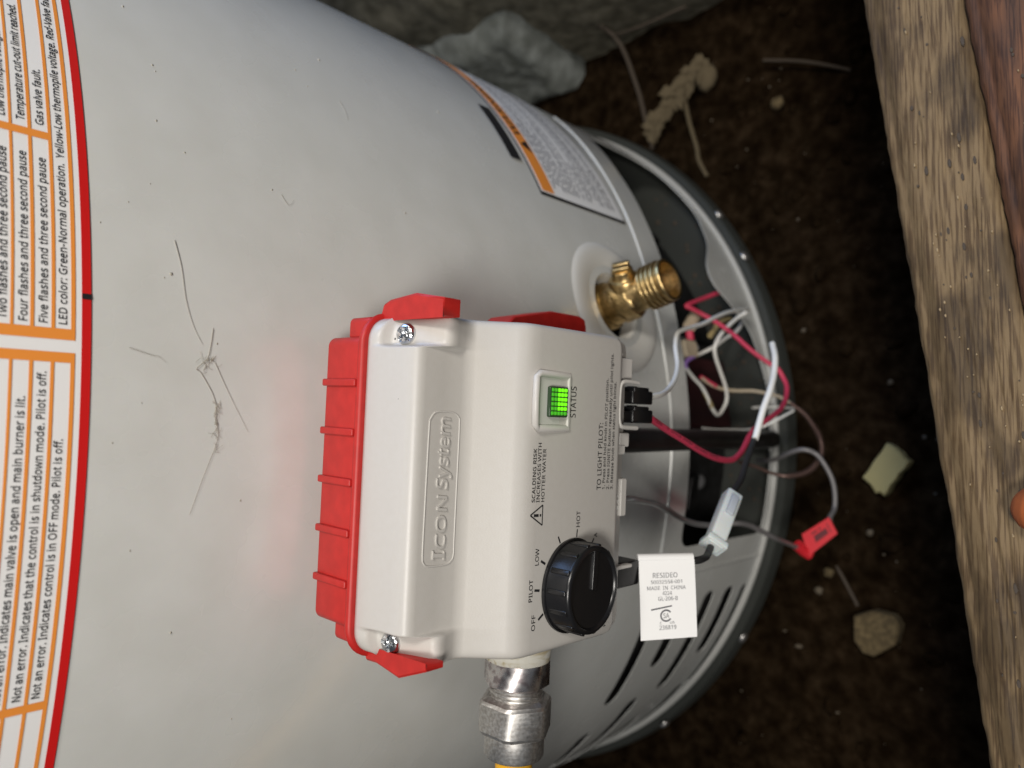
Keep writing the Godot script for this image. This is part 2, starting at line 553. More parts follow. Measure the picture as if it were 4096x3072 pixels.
	# black sheet added just behind the slots as the shade inside them
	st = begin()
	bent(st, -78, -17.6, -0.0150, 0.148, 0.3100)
	put("slot_shade", st.commit(), M.black_soft, o)
	# embossed bead round the access opening
	st = begin()
	var bead := []
	for c in [[52, 0.113], [46, 0.122], [38, 0.131], [28, 0.138], [18, 0.1435], [10, 0.1442], [0, 0.1428], [-8, 0.1428], [-13, 0.142], [-15.5, 0.139], [-16.9, 0.130], [-17.1, 0.11], [-17.1, 0.07], [-17.1, 0.03], [-17.1, -0.012]]:
		bead.append(cyl(c[0], c[1], R - 0.0006))
	tube(st, smooth_path(bead, 6), 0.0018, 10)
	put("embossed_bead", done(st), M.tank, o)
	# dished collar round the drain hole
	st = begin()
	st.set_smooth_group(1)
	var prof := [[0.0425, 0.0002], [0.0405, 0.0009], [0.038, 0.0013], [0.034, 0.0012], [0.028, 0.0004], [0.0235, -0.0008], [0.0212, -0.002], [0.0205, -0.004], [0.0203, -0.012]]
	for i in prof.size() - 1:
		for j in 56:
			var q := []
			for c in [[i, j], [i, j + 1], [i + 1, j + 1], [i + 1, j]]:
				var a: float = TAU * (c[1] % 56) / 56.0
				q.append(cyl(14.2 + rad_to_deg(prof[c[0]][0] / R) * cos(a), 0.190 + prof[c[0]][0] * sin(a), R + prof[c[0]][1]))
			quad(st, q[0], q[1], q[2], q[3])
	put("drain_collar", done(st), M.collar, o)
	instruction_label(o)
	warning_label(o)
	st = begin()
	bent(st, 30.6, 39.4, 0.2396, 0.2496, R + 0.0009)
	put("black_sticker", st.commit(), M.ink, o)
	dirt(o)

func instruction_label(o: Node3D) -> void:
	var st := begin()
	bent(st, -40, 45, 0.4868, 0.62, R + 0.0002)
	var lab := put("instruction_label", st.commit(), M.paper, o)
	st = begin()
	bent(st, -40, 45, 0.4868, 0.4895, R + 0.0004)
	put("red_border", st.commit(), M.red_ink, lab)
	st = begin()
	bent(st, 7.3, 7.62, 0.48685, 0.48945, R + 0.0006)
	put("register_mark", st.commit(), M.ink, lab)
	st = begin()
	var r := R + 0.0004
	# two cells, each a frame with rows and a column rule
	for c in [[5.5, 45.0], [-40.0, 3.65]]:
		var whole: float = -15.15 if c[0] < 0 else 16.85
		for y in [[0.4913, 0.4925], [0.4969, 0.4979], [0.5025, 0.5035], [0.5078, 0.5086], [0.5131, 0.5139], [0.5185, 0.5193], [0.524, 0.525]]:
			bent(st, c[0], c[1], y[0], y[1], r)
		for y in [[0.4925, 0.4969], [0.4979, 0.5025], [0.5035, 0.5078], [0.5086, 0.5131], [0.5139, 0.5185], [0.5193, 0.524]]:
			if c[0] > 0 and y[0] < 0.493: continue
			bent(st, whole - 0.24, whole + 0.24, y[0], y[1], r)
	bent(st, 4.9, 5.5, 0.4913, 0.525, r)
	bent(st, 3.65, 4.2, 0.4913, 0.525, r)
	put("orange_table", st.commit(), M.orange, lab)
	var rows := [
		["LED color: Green-Normal operation.  Yellow-Low thermopile voltage. Red-Valve fault", 5.75, 0.4937, 28.1],
		["Five flashes and three second pause", 5.75, 0.4990, 15.35], ["Gas valve fault.", 17.5, 0.4990, 21.4],
		["Four flashes and three second pause", 5.75, 0.5043, 15.5], ["Temperature cut-out limit reached.", 17.5, 0.5043, 26.0],
		["Two flashes and three second pause", 5.75, 0.5096, 15.5], ["Low thermopile voltage.", 17.5, 0.5096, 23.4],
		["Not an error. Indicates control is in OFF mode. Pilot is off.", -14.65, 0.4939, -0.5],
		["Not an error. Indicates that the control is in shutdown mode. Pilot is off.", -14.6, 0.4990, 3.1],
		["Not an error. Indicates main valve is open and main burner is lit.", -14.55, 0.5043, 1.75],
		["Not an error.", -14.55, 0.5096, -11.8]]
	for t in rows:
		var warp := func(p: Vector3) -> Vector3: return cyl(t[1] + rad_to_deg(p.x / R), t[2] + p.y, R + 0.0003 + p.z)
		put("lettering", letters(t[0], sans, 0.00225, deg_to_rad(t[3] - t[1]) * R, 0.00012, warp, 0.04), M.ink, lab)

func warning_label(o: Node3D) -> void:
	var tilt := 0.0
	var st := begin()
	bent(st, 26.3, 62, 0.1455, 0.2345, R + 0.0003)
	var lab := put("warning_label", st.commit(), M.ink, o)
	st = begin()
	bent(st, 26.75, 61.5, 0.1468, 0.2332, R + 0.0006)
	put("white_sheet", st.commit(), M.paper, lab)
	st = begin()
	bent(st, 26.95, 61.2, 0.2205, 0.2318, R + 0.0009)
	put("orange_band", st.commit(), M.orange, lab)
	var warp := func(p: Vector3) -> Vector3: return cyl(35.6 + rad_to_deg(p.x / R), 0.2228 + p.y, R + 0.0009 + p.z)
	put("lettering", letters("WARNING", sans, 0.0072, 0.066, 0.0002, warp), M.ink, lab)
	st = begin()
	for t in [[Vector2(32.9, 0.2222), Vector2(34.9, 0.2222), Vector2(33.9, 0.2304)]]:
		for k in [0, 2, 1]:
			st.set_normal(cyl(t[k].x, 0, 1.0))
			st.add_vertex(cyl(t[k].x, t[k].y, R + 0.0012))
	put("warning_triangle", st.commit(), M.ink, lab)
	# print too small to read: rows of word-long strokes
	st = begin()
	var y := 0.2165
	while y > 0.1515:
		var a := 27.9 if rng.randf() < 0.75 else 28.6
		while a < 59.5:
			var w := rng.randf_range(0.5, 1.6)
			bent(st, a, minf(a + w, 60.2), y, y + 0.0012, R + 0.0009)
			a += w + 0.28
			if rng.randf() < 0.03: break
		y -= 0.0031 if rng.randf() < 0.8 else 0.0048
	var small := put("small_print", st.commit(), M.grey_ink, lab)
	small.set_meta("kind", "stuff")

func dirt(o: Node3D) -> void:
	# lint and cobweb strands clinging to the jacket
	var strands := [
		[[11.8, 0.4599], [10.1, 0.4580], [8.0, 0.4568], [6.4, 0.4544], [5.3, 0.4513]],
		[[6.5, 0.4474], [5.3, 0.4484], [4.5, 0.4497], [3.9, 0.4534], [3.6, 0.4519], [2.4, 0.4480], [1.6, 0.4464], [0.8, 0.4465], [0.0, 0.4453], [-0.8, 0.4459], [-2.0, 0.4483], [-3.1, 0.4506], [-4.4, 0.4528], [-5.0, 0.4539]],
		[[4.7, 0.4755], [4.5, 0.4686], [4.3, 0.4661], [4.0, 0.4637]],
		[[4.3, 0.4470], [2.7, 0.4426], [1.5, 0.4391], [0.0, 0.4343]],
		[[17.0, 0.4155], [16.5, 0.4135], [16.4, 0.412], [16.9, 0.410]],
		[[28.8, 0.372], [27.6, 0.3705], [26.7, 0.371]]]
	var k := 0
	for s in strands:
		var pts := []
		for p in s: pts.append(cyl(p[0] + rng.randf_range(-0.08, 0.08), p[1], R + 0.0004))
		var st := begin()
		tube(st, smooth_path(pts, 5), 0.00008 if k > 1 else 0.00011, 5, 0.4)
		if k == 1:
			# matted fluff where the strands meet
			for c in [[4.1, 0.4505, 12, 0.25, 0.0012], [4.4, 0.4480, 8, 0.2, 0.0008], [0.5, 0.4460, 34, 0.9, 0.0002]]:
				for i in c[2]:
					var p := [c[0] + rng.randfn() * c[3], c[1] + rng.randfn() * c[4]]
					var e := []
					for j in 3: e.append(cyl(p[0] + rng.randfn() * 0.16 * j, p[1] + rng.randfn() * 0.0006 * j, R + 0.0003 + 0.0003 * rng.randf()))
					tube(st, smooth_path(e, 3), 0.00005, 4)
		put("lint_strand", done(st), M.dust, o)
		k += 1
	var st := begin()
	var spots := [[9.6, 0.4615, 0.0010], [1.6, 0.4712, 0.0005], [-0.7, 0.4797, 0.0005], [5.5, 0.4459, 0.0007], [9.3, 0.4638, 0.0005], [30.1, 0.4670, 0.0010], [25.1, 0.4604, 0.0008], [24.6, 0.4597, 0.0006], [20.3, 0.4623, 0.0008], [15.4, 0.4668, 0.0005], [13.8, 0.4745, 0.0005], [12.1, 0.4836, 0.0005], [18.4, 0.4532, 0.0006], [33.9, 0.3741, 0.0012], [30.8, 0.3921, 0.0007], [29.2, 0.3884, 0.0006], [18.5, 0.3503, 0.0008], [17.3, 0.4192, 0.0007], [33.6, 0.2986, 0.0010], [-4.4, 0.4357, 0.0007], [-6.9, 0.4722, 0.0006], [-12.3, 0.4560, 0.0008], [-19.5, 0.4274, 0.0005]]
	for i in 14: spots.append([rng.randf_range(-35, 45), rng.randf_range(0.2, 0.48), rng.randf_range(0.00012, 0.0003)])
	for s in spots:
		lathe(st, [Vector2(s[2] * 0.62, -0.0001), Vector2(s[2] * 0.5, s[2] * 0.3), Vector2(0, s[2] * 0.45)], 7, frame(cyl(s[0], s[1], R), cyl(s[0], 0, 1.0)) * Transform3D(Basis(Vector3(0, 0, 1), rng.randf() * 6.0).scaled(Vector3(1, rng.randf_range(0.4, 1), 1)), Vector3()), 80.0)
	put("dirt_specks", done(st), M.dust, o).set_meta("kind", "stuff")

# ---------------------------------------------------------------- gas control
const XL := -0.0640
const XR := 0.0592

func cover_profile(d: float) -> PackedVector2Array:
	# (y, z) round the cover from the rim over the top to the underside; d is the distance from the nearer end
	var keys := [
		[0.3480, 0.4030, 0.3480, 0.4030],
		[0.3480, 0.4046, 0.3480, 0.4046],
		[0.3500, 0.4047, 0.3500, 0.4045],
		[0.3555, 0.40425, 0.3532, 0.4040],
		[0.3590, 0.4040, 0.3541, 0.4020],
		[0.3610, 0.4038, 0.3546, 0.3998],
		[0.3630, 0.4036, 0.3554, 0.3986],
		[0.3650, 0.4034, 0.3585, 0.3974],
		[0.3690, 0.40305, 0.3640, 0.3955],
		[0.3712, 0.4024, 0.3695, 0.3936],
		[0.3727, 0.4013, 0.3745, 0.3918],
		[0.3735, 0.3998, 0.3764, 0.3903],
		[0.37375, 0.3980, 0.3770, 0.3882],
		[0.37395, 0.3900, 0.3763, 0.3855],
		[0.3742, 0.3815, 0.3752, 0.3815],
		[0.3749, 0.3790, 0.3752, 0.3790],
		[0.3764, 0.3768, 0.3764, 0.3768],
		[0.3866, 0.3664, 0.3866, 0.3664],
		[0.3889, 0.3638, 0.3889, 0.3638],
		[0.3902, 0.3605, 0.3902, 0.3605],
		[0.3906, 0.3565, 0.3906, 0.3565],
		[0.3923, 0.3085, 0.3923, 0.3085],
		[0.3920, 0.3066, 0.3920, 0.3066],
		[0.3908, 0.3052, 0.3908, 0.3052],
		[0.3890, 0.3046, 0.3890, 0.3046],
		[0.3880, 0.3045, 0.3880, 0.3045],
		[0.3878, 0.3040, 0.3878, 0.3040],
		[0.3876, 0.2975, 0.3876, 0.2975],
		[0.3868, 0.2965, 0.3868, 0.2965],
		[0.3480, 0.2965, 0.3480, 0.2965]]
	var t := smoothstep(10.6, 12.0, d * 1000.0)   # 0 in the screw pocket, 1 in the middle
	var drop := 0.0
	var rc := 0.0095
	if d < rc: drop = rc - sqrt(maxf(0.0, rc * rc - (rc - d) * (rc - d)))
	var out := PackedVector2Array()
	for k in keys:
		var z := lerpf(k[2], k[0], t)
		var y := lerpf(k[3], k[1], t)
		if y < 0.3150 and d < 0.0060: y += (0.0060 - sqrt(maxf(0.0, 0.000036 - (0.0060 - d) * (0.0060 - d)))) * smoothstep(0.3150, 0.3060, y)
		if y > 0.3900: y -= drop * smoothstep(0.3900, 0.3960, y) * (1.0 if z < 0.354 else 0.55)
		out.append(Vector2(y, z))
	return out

func gas_control() -> Node3D:
	var bf := Transform3D(Basis(Vector3.UP, deg_to_rad(BOX_AZ)), Vector3())
	var o := thing("gas_control", "white and red gas control valve with black knob on the heater front", "gas control", bf * Vector3(-0.0025, 0.297, R))
	# white cover
	var stations := []
	for d in [0.0, 0.0003, 0.0009, 0.0017, 0.0028, 0.004, 0.0055, 0.007, 0.0085, 0.0098, 0.0108, 0.0114, 0.0118, 0.0122, 0.0126, 0.0130]:
		stations.append(d)
	var rings := []
	var xs := []
	for d in stations: xs.append([XL + d, d])
	for k in 9: xs.append([lerpf(XL + 0.02, XR - 0.02, k / 8.0), 0.02])
	for i in stations.size(): xs.append([XR - stations[-1 - i], stations[-1 - i]])
	for x in xs:
		var d: float = x[1]
		var prof := cover_profile(d)
		var f := 0.0028
		var inset := 0.0
		if d < f: inset = f - sqrt(f * f - (f - d) * (f - d))
		var ring := PackedVector3Array()
		var n := prof.size()
		for i in n:
			var tan_ := (prof[mini(i + 1, n - 1)] - prof[maxi(i - 1, 0)]).normalized()
			var inward := Vector2(-tan_.y, tan_.x)   # (y, z) turned towards the inside
			if i <= 1: inward = Vector2(-1, 0)
			if i >= n - 2: inward = Vector2(1, 0)
			var p := prof[i] + inward * inset
			ring.append(Vector3(x[0], p.x, p.y))
		rings.append(ring)
	var st := begin()
	st.set_smooth_group(1)
	for i in rings.size() - 1:
		for j in rings[0].size() - 1:
			quad(st, rings[i][j], rings[i][j + 1], rings[i + 1][j + 1], rings[i + 1][j])
	for e in [0, rings.size() - 1]:
		st.set_smooth_group(2 + e)
		var poly := PackedVector2Array()
		for p in rings[e]: poly.append(Vector2(p.y, p.z))
		var idx := Geometry2D.triangulate_polygon(poly)
		for t in range(0, idx.size(), 3):
			var a: Vector3 = rings[e][idx[t]]
			var b: Vector3 = rings[e][idx[t + 1]]
			var c: Vector3 = rings[e][idx[t + 2]]
			if (b - a).cross(c - a).x * (1.0 if e > 0 else -1.0) < 0:
				var s := b; b = c; c = s
			tri(st, a, b, c)
	var cover := put("cover", done(st), M.cover, o, bf)
	# badge: raised outline and raised lettering on the riser
	var rz := func(y: float) -> float: return 0.3742 - (y - 0.3815) * 0.0265
	st = begin()
	var frame_pts := []
	for p in [[22.0, 395.6], [24.6, 393.6], [25.2, 390], [25.0, 385], [23.4, 382.2], [20.0, 381.6], [0, 381.7], [-20, 381.8], [-26.0, 381.8], [-28.3, 383.2], [-29.1, 386], [-28.8, 393.2], [-27.6, 395.4], [-24.6, 396.1], [-10, 396.0], [10, 395.8], [22.0, 395.6]]:
		frame_pts.append(Vector3(p[0] * 0.001, p[1] * 0.001, rz.call(p[1] * 0.001)))
	tube(st, smooth_path(frame_pts, 4), 0.00032, 8)
	put("badge_outline", done(st), M.cover_plain, cover, bf)
	for t in [["I", serif, -27.2, 3.0, 5.6], ["CON", sans, -23.4, 18.6, 4.4], ["System", sans, -2.3, 25.2, 5.2]]:
		var warp := func(p: Vector3) -> Vector3: return Vector3(t[2] * 0.001 + p.x, 0.3863 + p.y, rz.call(0.3863 + p.y) + p.z)
		put("badge_lettering", letters(t[0], t[1], t[4] * 0.001, t[3] * 0.001, 0.00055, warp, 0.12), M.cover_plain, cover, bf)
	# printed lettering on the face
	var fz := func(y: float) -> float: return 0.3906 + (0.3565 - y) * 0.0354 + 0.00004
	var print_on := func(txt: String, x: float, y: float, cap: float, w: float) -> void:
		var warp := func(p: Vector3) -> Vector3: return Vector3(x * 0.001 + p.x, y * 0.001 + p.y, fz.call(y * 0.001 + p.y) + p.z)
		put("printed_lettering", letters(txt, sans, cap * 0.001, w * 0.001, 0.00008, warp), M.ink, cover, bf)
	for t in [["STATUS", 24.8, 336.0, 3.2, 12.1], ["SCALDING RISK", -6.9, 357.3, 1.75, 19.8], ["INCREASES WITH", -7.0, 354.8, 1.75, 22.0], ["HOTTER WATER", -6.9, 352.2, 1.75, 19.7],
			["HOT", -17.9, 330.8, 2.1, 6.2], ["A", -22.9, 319.6, 1.9, 1.7], ["LOW", -30.3, 353.9, 1.9, 6.2], ["PILOT", -43.4, 356.6, 1.9, 8.1], ["OFF", -54.2, 354.5, 1.95, 5.8], ["VERY", -59.2, 314.9, 1.9, 7.4], ["HOT", -59.8, 311.6, 1.9, 6.0],
			["TO LIGHT PILOT:", -4.0, 318.4, 2.6, 27.0], ["1. Press and hold knob in PILOT position.", -3.9, 315.8, 1.65, 45.1], ["2. Press IGNITE button repeatedly until pilot lights.", -4.0, 313.1, 1.65, 55.7], ["3. Release knob when status light blinks.", -4.1, 310.5, 1.65, 44.2]]:
		print_on.call(t[0], t[1], t[2], t[3], t[4])
	# ticks round the knob and the warning triangle
	st = begin()
	var bar := func(st: SurfaceTool, x0: float, y0: float, x1: float, y1: float, w: float) -> void:
		var a := Vector3(x0 * 0.001, y0 * 0.001, 0)
		var b := Vector3(x1 * 0.001, y1 * 0.001, 0)
		var s := (b - a).normalized().cross(Vector3(0, 0, 1)) * (w * 0.0005)
		var q := [a + s, b + s, b - s, a - s]
		for i in 4: q[i].z = fz.call(q[i].y) + 0.00008
		quad(st, q[0], q[1], q[2], q[3])
	bar.call(st, -18.8, 332.2, -21.8, 332.5, 0.6)
	bar.call(st, -23.3, 321.6, -25.5, 323.2, 0.6)
	bar.call(st, -20.7, 343.4, -23.3, 342.1, 0.7)
	bar.call(st, -28.9, 352.7, -30.3, 350.2, 0.9)
	bar.call(st, -39.4, 355.6, -39.8, 352.8, 0.9)
	bar.call(st, -50.6, 352.9, -48.8, 350.3, 0.9)
	put("dial_mark", done(st), M.ink, cover, bf)
	st = begin()
	bar.call(st, -11.6, 359.5, -8.1, 352.9, 0.5)
	bar.call(st, -8.1, 352.9, -15.6, 352.9, 0.5)
	bar.call(st, -15.6, 352.9, -11.6, 359.5, 0.5)
	bar.call(st, -11.75, 357.6, -11.85, 355.0, 1.0)
	bar.call(st, -11.85, 354.4, -11.85, 353.6, 0.9)
	put("warning_triangle", done(st), M.ink, cover, bf)
	# status window
	st = begin()
	var sf := bf
	var ff := Transform3D(Basis(Vector3.RIGHT, 0.0354), Vector3(0.0306, 0.3502, 0.39075))
	var hw := 0.0101
	var u := [Vector3(-hw, -0.0098, 0), Vector3(-hw, 0.0082, 0), Vector3(-hw + 0.0012, 0.0096, 0), Vector3(0, 0.0098, 0), Vector3(hw - 0.0012, 0.0096, 0), Vector3(hw, 0.0082, 0), Vector3(hw, -0.0098, 0)]
	var up2 := []
	for p in u: up2.append(ff * (p + Vector3(0, 0, 0.0003)))
	tube(st, PackedVector3Array(up2), 0.0014, 10)
	block(st, 0.0202, 0.0016, 0.0013, 0.0005, 0.0004, ff * Transform3D(Basis(), Vector3(0, -0.0096, 0.0002)))
	var win := put("status_window", done(st), M.cover_plain, o, bf)
	st = begin()
	loft(st, [round_rect(0.0185, 0.0185, 0.002, 0.0002), round_rect(0.0165, 0.0165, 0.0015, 0.0004)], true, true, [], ff)
	put("recess", done(st), M.pale, win, bf)
	st = begin()
	block(st, 0.0116, 0.0112, 0.0016, 0.0008, 0.0003, ff * Transform3D(Basis(), Vector3(-0.0001, -0.0024, 0.0003)))
	var lens := put("indicator_light", done(st), M.led_edge, o, bf)
	for i in 5:
		for j in 6:
			st = begin()
			var c := Vector3(-0.0044 + 0.00176 * j, -0.0063 + 0.0020 * i, 0.0018)
			var w := 0.00074
			var base := [c + Vector3(-w, -w * 1.15, 0), c + Vector3(w, -w * 1.15, 0), c + Vector3(w, w * 1.15, 0), c + Vector3(-w, w * 1.15, 0)]
			var tops := [c + Vector3(-w * 0.5, -w * 0.6, 0.0006), c + Vector3(w * 0.5, -w * 0.6, 0.0006), c + Vector3(w * 0.5, w * 0.6, 0.0006), c + Vector3(-w * 0.5, w * 0.6, 0.0006)]
			loft(st, [PackedVector3Array(base), PackedVector3Array(tops)], true, true, [], ff)
			put("lit_facet", done(st), M.led if i < 3 and j > 0 else M.led_dim, lens, bf)
	var glow := OmniLight3D.new()
	glow.name = "indicator_glow"
	glow.light_color = Color(0.35, 1.0, 0.1); glow.light_energy = 0.00002; glow.light_size = 0.004; glow.shadow_enabled = true; glow.omni_range = 2.0; glow.omni_attenuation = 2.0
	add_child(glow)
	glow.global_position = bf * ff * Vector3(0, -0.002, 0.006)
	# knob
	var kf := Transform3D(Basis(Vector3.RIGHT, 0.0354), Vector3(-0.0402, 0.3343, 0.3914))
	st = begin()
	lathe(st, [Vector2(0.0182, -0.0005), Vector2(0.0182, 0.0006), Vector2(0.0178, 0.0009), Vector2(0.0176, 0.0009)], 64, kf, 20.0)
	lathe(st, [Vector2(0.0174, 0.0004), Vector2(0.0174, 0.0009), Vector2(0.0171, 0.0014), Vector2(0.0168, 0.0092), Vector2(0.0166, 0.0102), Vector2(0.0160, 0.0108), Vector2(0.0151, 0.0109), Vector2(0.0146, 0.0105), Vector2(0.0143, 0.0098), Vector2(0.0, 0.0098)], 64, kf, 45.0)
	var knob := put("knob", done(st), M.black, o, bf)
	for i in 14:
		var a := TAU * (i + 0.4) / 14.0
		st = begin()
		block(st, 0.0021, 0.0014, 0.0084, 0.0005, 0.0003, kf * Transform3D(Basis(Vector3(0, 0, 1), a + PI / 2), Vector3(cos(a), sin(a), 0) * 0.01672 + Vector3(0, 0, 0.0012)))
		put("grip_rib", done(st), M.black, knob, bf)
	var pa := deg_to_rad(-3.0)
	st = begin()
	block(st, 0.0156, 0.0028, 0.0016, 0.0006, 0.0004, kf * Transform3D(Basis(Vector3(0, 0, 1), pa), Vector3(cos(pa), sin(pa), 0) * 0.0076 + Vector3(0, 0, 0.0092)))
	put("pointer_ridge", done(st), M.black, knob, bf)
	st = begin()
	block(st, 0.0040, 0.0005, 0.0003, 0.0002, 0.0001, kf * Transform3D(Basis(Vector3(0, 0, 1), pa), Vector3(cos(pa), sin(pa), 0) * 0.0022 + Vector3(sin(pa), -cos(pa), 0) * 0.0021 + Vector3(0, 0, 0.0097)))
	put("ridge_highlight", done(st), M.lead, knob, bf)  # pale bar painting in the highlight beside the ridge
	# screws
	for s in [[0.0524, 0.3600], [-0.0575, 0.3595]]:
		put("screw", screw_mesh(), M.screw, o, bf * Transform3D(Basis(Vector3.RIGHT, deg_to_rad(-72.0)) * Basis(Vector3(0, 0, 1), 0.5 + s[0] * 9.0), Vector3(s[0], 0.3958, s[1])))
	# red housing behind the cover
	st = begin()
	var hx := (XL + XR) / 2
	var hy := (0.4068 + 0.2985) / 2
	var hh := 0.4068 - 0.2985
	var hxf := Transform3D(Basis(), Vector3(hx + 0.0009, hy, 0.3262))
	block(st, 0.1060, hh, 0.0215, 0.0035, 0.0008, hxf, 6)
	var housing := put("red_housing", done(st), M.red, o, bf)
	st = begin()
	block(st, XR - XL + 0.0034, hh + 0.0018, 0.0030, 0.0125, 0.0012, Transform3D(Basis(), Vector3(hx, hy - 0.0003, 0.3456)), 8)
	put("rim", done(st), M.red, housing, bf)
	for x in [34.3, 16.2, -2.0, -20.3, -38.5]:
		st = begin()
		block(st, 0.0027, 0.0022, 0.0205, 0.0006, 0.0005, Transform3D(Basis(), Vector3(x * 0.001, 0.4071, 0.3256)))
		put("rib", done(st), M.red, housing, bf)
	# stepped shoulders of the housing beside its top
	for s in [[0.0565, 0.4030], [-0.0585, 0.4030]]:
		st = begin()
		block(st, 0.0090, 0.016, 0.0120, 0.0022, 0.0006, Transform3D(Basis(), Vector3(s[0] - 0.002 * signf(s[0]), s[1] - 0.0078, 0.3345)))
		put("shoulder", done(st), M.red, housing, bf)
	# clips that wrap the cover's ends
	st = begin()
	var clip := func(st: SurfaceTool, pts: Array, y0: float, y1: float) -> void:
		var lo := PackedVector3Array()
		var hi := PackedVector3Array()
		var mid := PackedVector3Array()
		for p in pts:
			lo.append(Vector3(p[0] * 0.001, y0, p[1] * 0.001))
			mid.append(Vector3(p[0] * 0.001, y1 - 0.0006, p[1] * 0.001))
			hi.append(Vector3(lerpf(p[0], hx * 1000, 0.012) * 0.001, y1, p[1] * 0.001))
		loft(st, [lo, mid, hi], true, true, [1, 2])
	clip.call(st, [[58.2, 346.0], [58.2, 380.8], [64.4, 380.8], [66.9, 366.0], [65.4, 351.5], [64.2, 348.2]], 0.3900, 0.3980)
	put("end_clip", done(st), M.red, housing, bf)
	st = begin()
	clip.call(st, [[-62.0, 346.0], [-66.8, 347.5], [-66.4, 353.0], [-68.4, 365.9], [-62.6, 380.2], [-60.4, 380.2]], 0.3900, 0.3980)
	put("end_clip", done(st), M.red, housing, bf)
	st = begin()
	var lug := []
	for lv in [[0.3300, 0.0], [0.3315, 0.6], [0.3450, 0.6], [0.3462, 0.0]]:
		var ring := PackedVector3Array()
		for p in [[57.0, 272.0], [68.6, 272.4], [72.2, 273.6], [73.4, 277.0], [73.2, 298.4], [67.8, 324.0], [62.0, 331.0], [57.0, 333.0]]:
			ring.append(Vector3((p[0] + (lv[1] if p[0] > 60 else 0.0)) * 0.001, p[1] * 0.001, lv[0]))
		lug.append(ring)
	loft(st, lug)
	put("mounting_lug", done(st), M.red, housing, bf)
	# connector bay on the underside with the moulded tabs beside it
	st = begin()
	var bay := []
	for p in [[40.6, 292.0], [40.8, 300.5], [39.8, 304.4], [37.0, 305.6], [31, 305.8], [25, 305.6], [22.2, 304.2], [21.4, 300.5], [21.2, 292.0]]:
		bay.append(Vector3(p[0] * 0.001, p[1] * 0.001 + 0.0012, 0.3915))
	tube(st, smooth_path(bay, 4), 0.0010, 8)
	put("connector_bay", done(st), M.cover_plain, o, bf)
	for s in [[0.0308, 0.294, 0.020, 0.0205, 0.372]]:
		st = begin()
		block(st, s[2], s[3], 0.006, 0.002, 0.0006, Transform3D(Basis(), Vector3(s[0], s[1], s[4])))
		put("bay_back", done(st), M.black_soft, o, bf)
	for s in [[0.0465, 0.2955, 0.0090, 0.010], [0.0160, 0.2945, 0.0060, 0.007], [0.0120, 0.2962, 0.0045, 0.005], [-0.0085, 0.2935, 0.0160, 0.0040], [-0.0385, 0.2915, 0.0016, 0.0130]]:
		st = begin()
		block(st, s[2], s[3], 0.0030, 0.0008, 0.0004, Transform3D(Basis(), Vector3(s[0], s[1] + 0.004, 0.3862)))
		put("moulded_tab", done(st), M.cover_plain, o, bf)
	# little embossed marks along the lower strip
	st = begin()
	for x in [52.5, 49.5, 46.8, 44.6, 43.2, 17.2, 15.4, 13.9, 12.3, 10.4, -3.0, -5.4, -7.9, -10.2, -12.8]:
		block(st, rng.randf_range(0.0008, 0.0020), rng.randf_range(0.0008, 0.0018), 0.0007, 0.0002, 0.0001, Transform3D(Basis(), Vector3(x * 0.001, 0.3010 + rng.randf_range(-0.0015, 0.0008), 0.3874)), 2)
	put("embossed_marks", done(st), M.pale, o, bf)
	st = begin()
	for p in [[47.0, 0.3], [40, 0.28], [33, 0.2], [29, 0.35], [12, 0.25], [3, 0.2], [-14, 0.2], [7, 0.3], [-31, 0.2], [38.5, 0.22], [44, 0.25], [31, 0.4], [18, 0.45], [-25, 0.3], [-40, 0.35], [50, 0.4]]:
		var z := 0.352 + rng.randf() * 0.016
		lathe(st, [Vector2(p[1] * 0.0011, 0), Vector2(0, 0.0001)], 6, Transform3D(Basis(Vector3.RIGHT, -PI / 2), Vector3(p[0] * 0.001, 0.40475 - (z - 0.348) * 0.083, z)))
	put("dirt_specks", done(st), M.ink, cover, bf).set_meta("kind", "stuff")
	return o

func screw_mesh() -> ArrayMesh:
	# pan head with a cross recess, head up +z
	var st := begin()
	var n := 40
	var prof := [[0.0039, -0.001], [0.0039, 0.0008], [0.0037, 0.0017], [0.0033, 0.0024], [0.0027, 0.0027], [0.0021, 0.00285], [0.0015, 0.0029], [0.0009, 0.0029], [0.0003, 0.0029]]
	st.set_smooth_group(-1)
	for i in prof.size() - 1:
		for j in n:
			var q := []
			for c in [[i, j], [i, j + 1], [i + 1, j + 1], [i + 1, j]]:
				var a: float = TAU * (c[1] % n) / n
				var r: float = prof[c[0]][0]
				var p := Vector3(r * cos(a), r * sin(a), prof[c[0]][1])
				var w := minf(absf(p.x), absf(p.y))
				if r < 0.0028 and w < 0.00048: p.z -= 0.0013 * smoothstep(0.0028, 0.0008, r) + 0.0005
				q.append(p)
			quad(st, q[0], q[1], q[2], q[3])
	return done(st)

# ---------------------------------------------------------------- fittings and wires
func hex_ring(r: float, x: float, turn: float, n := 6) -> PackedVector3Array:
	var out := PackedVector3Array()
	for k in n: out.append(Vector3(r * cos(TAU * k / n + turn), r * sin(TAU * k / n + turn), x))
	return out

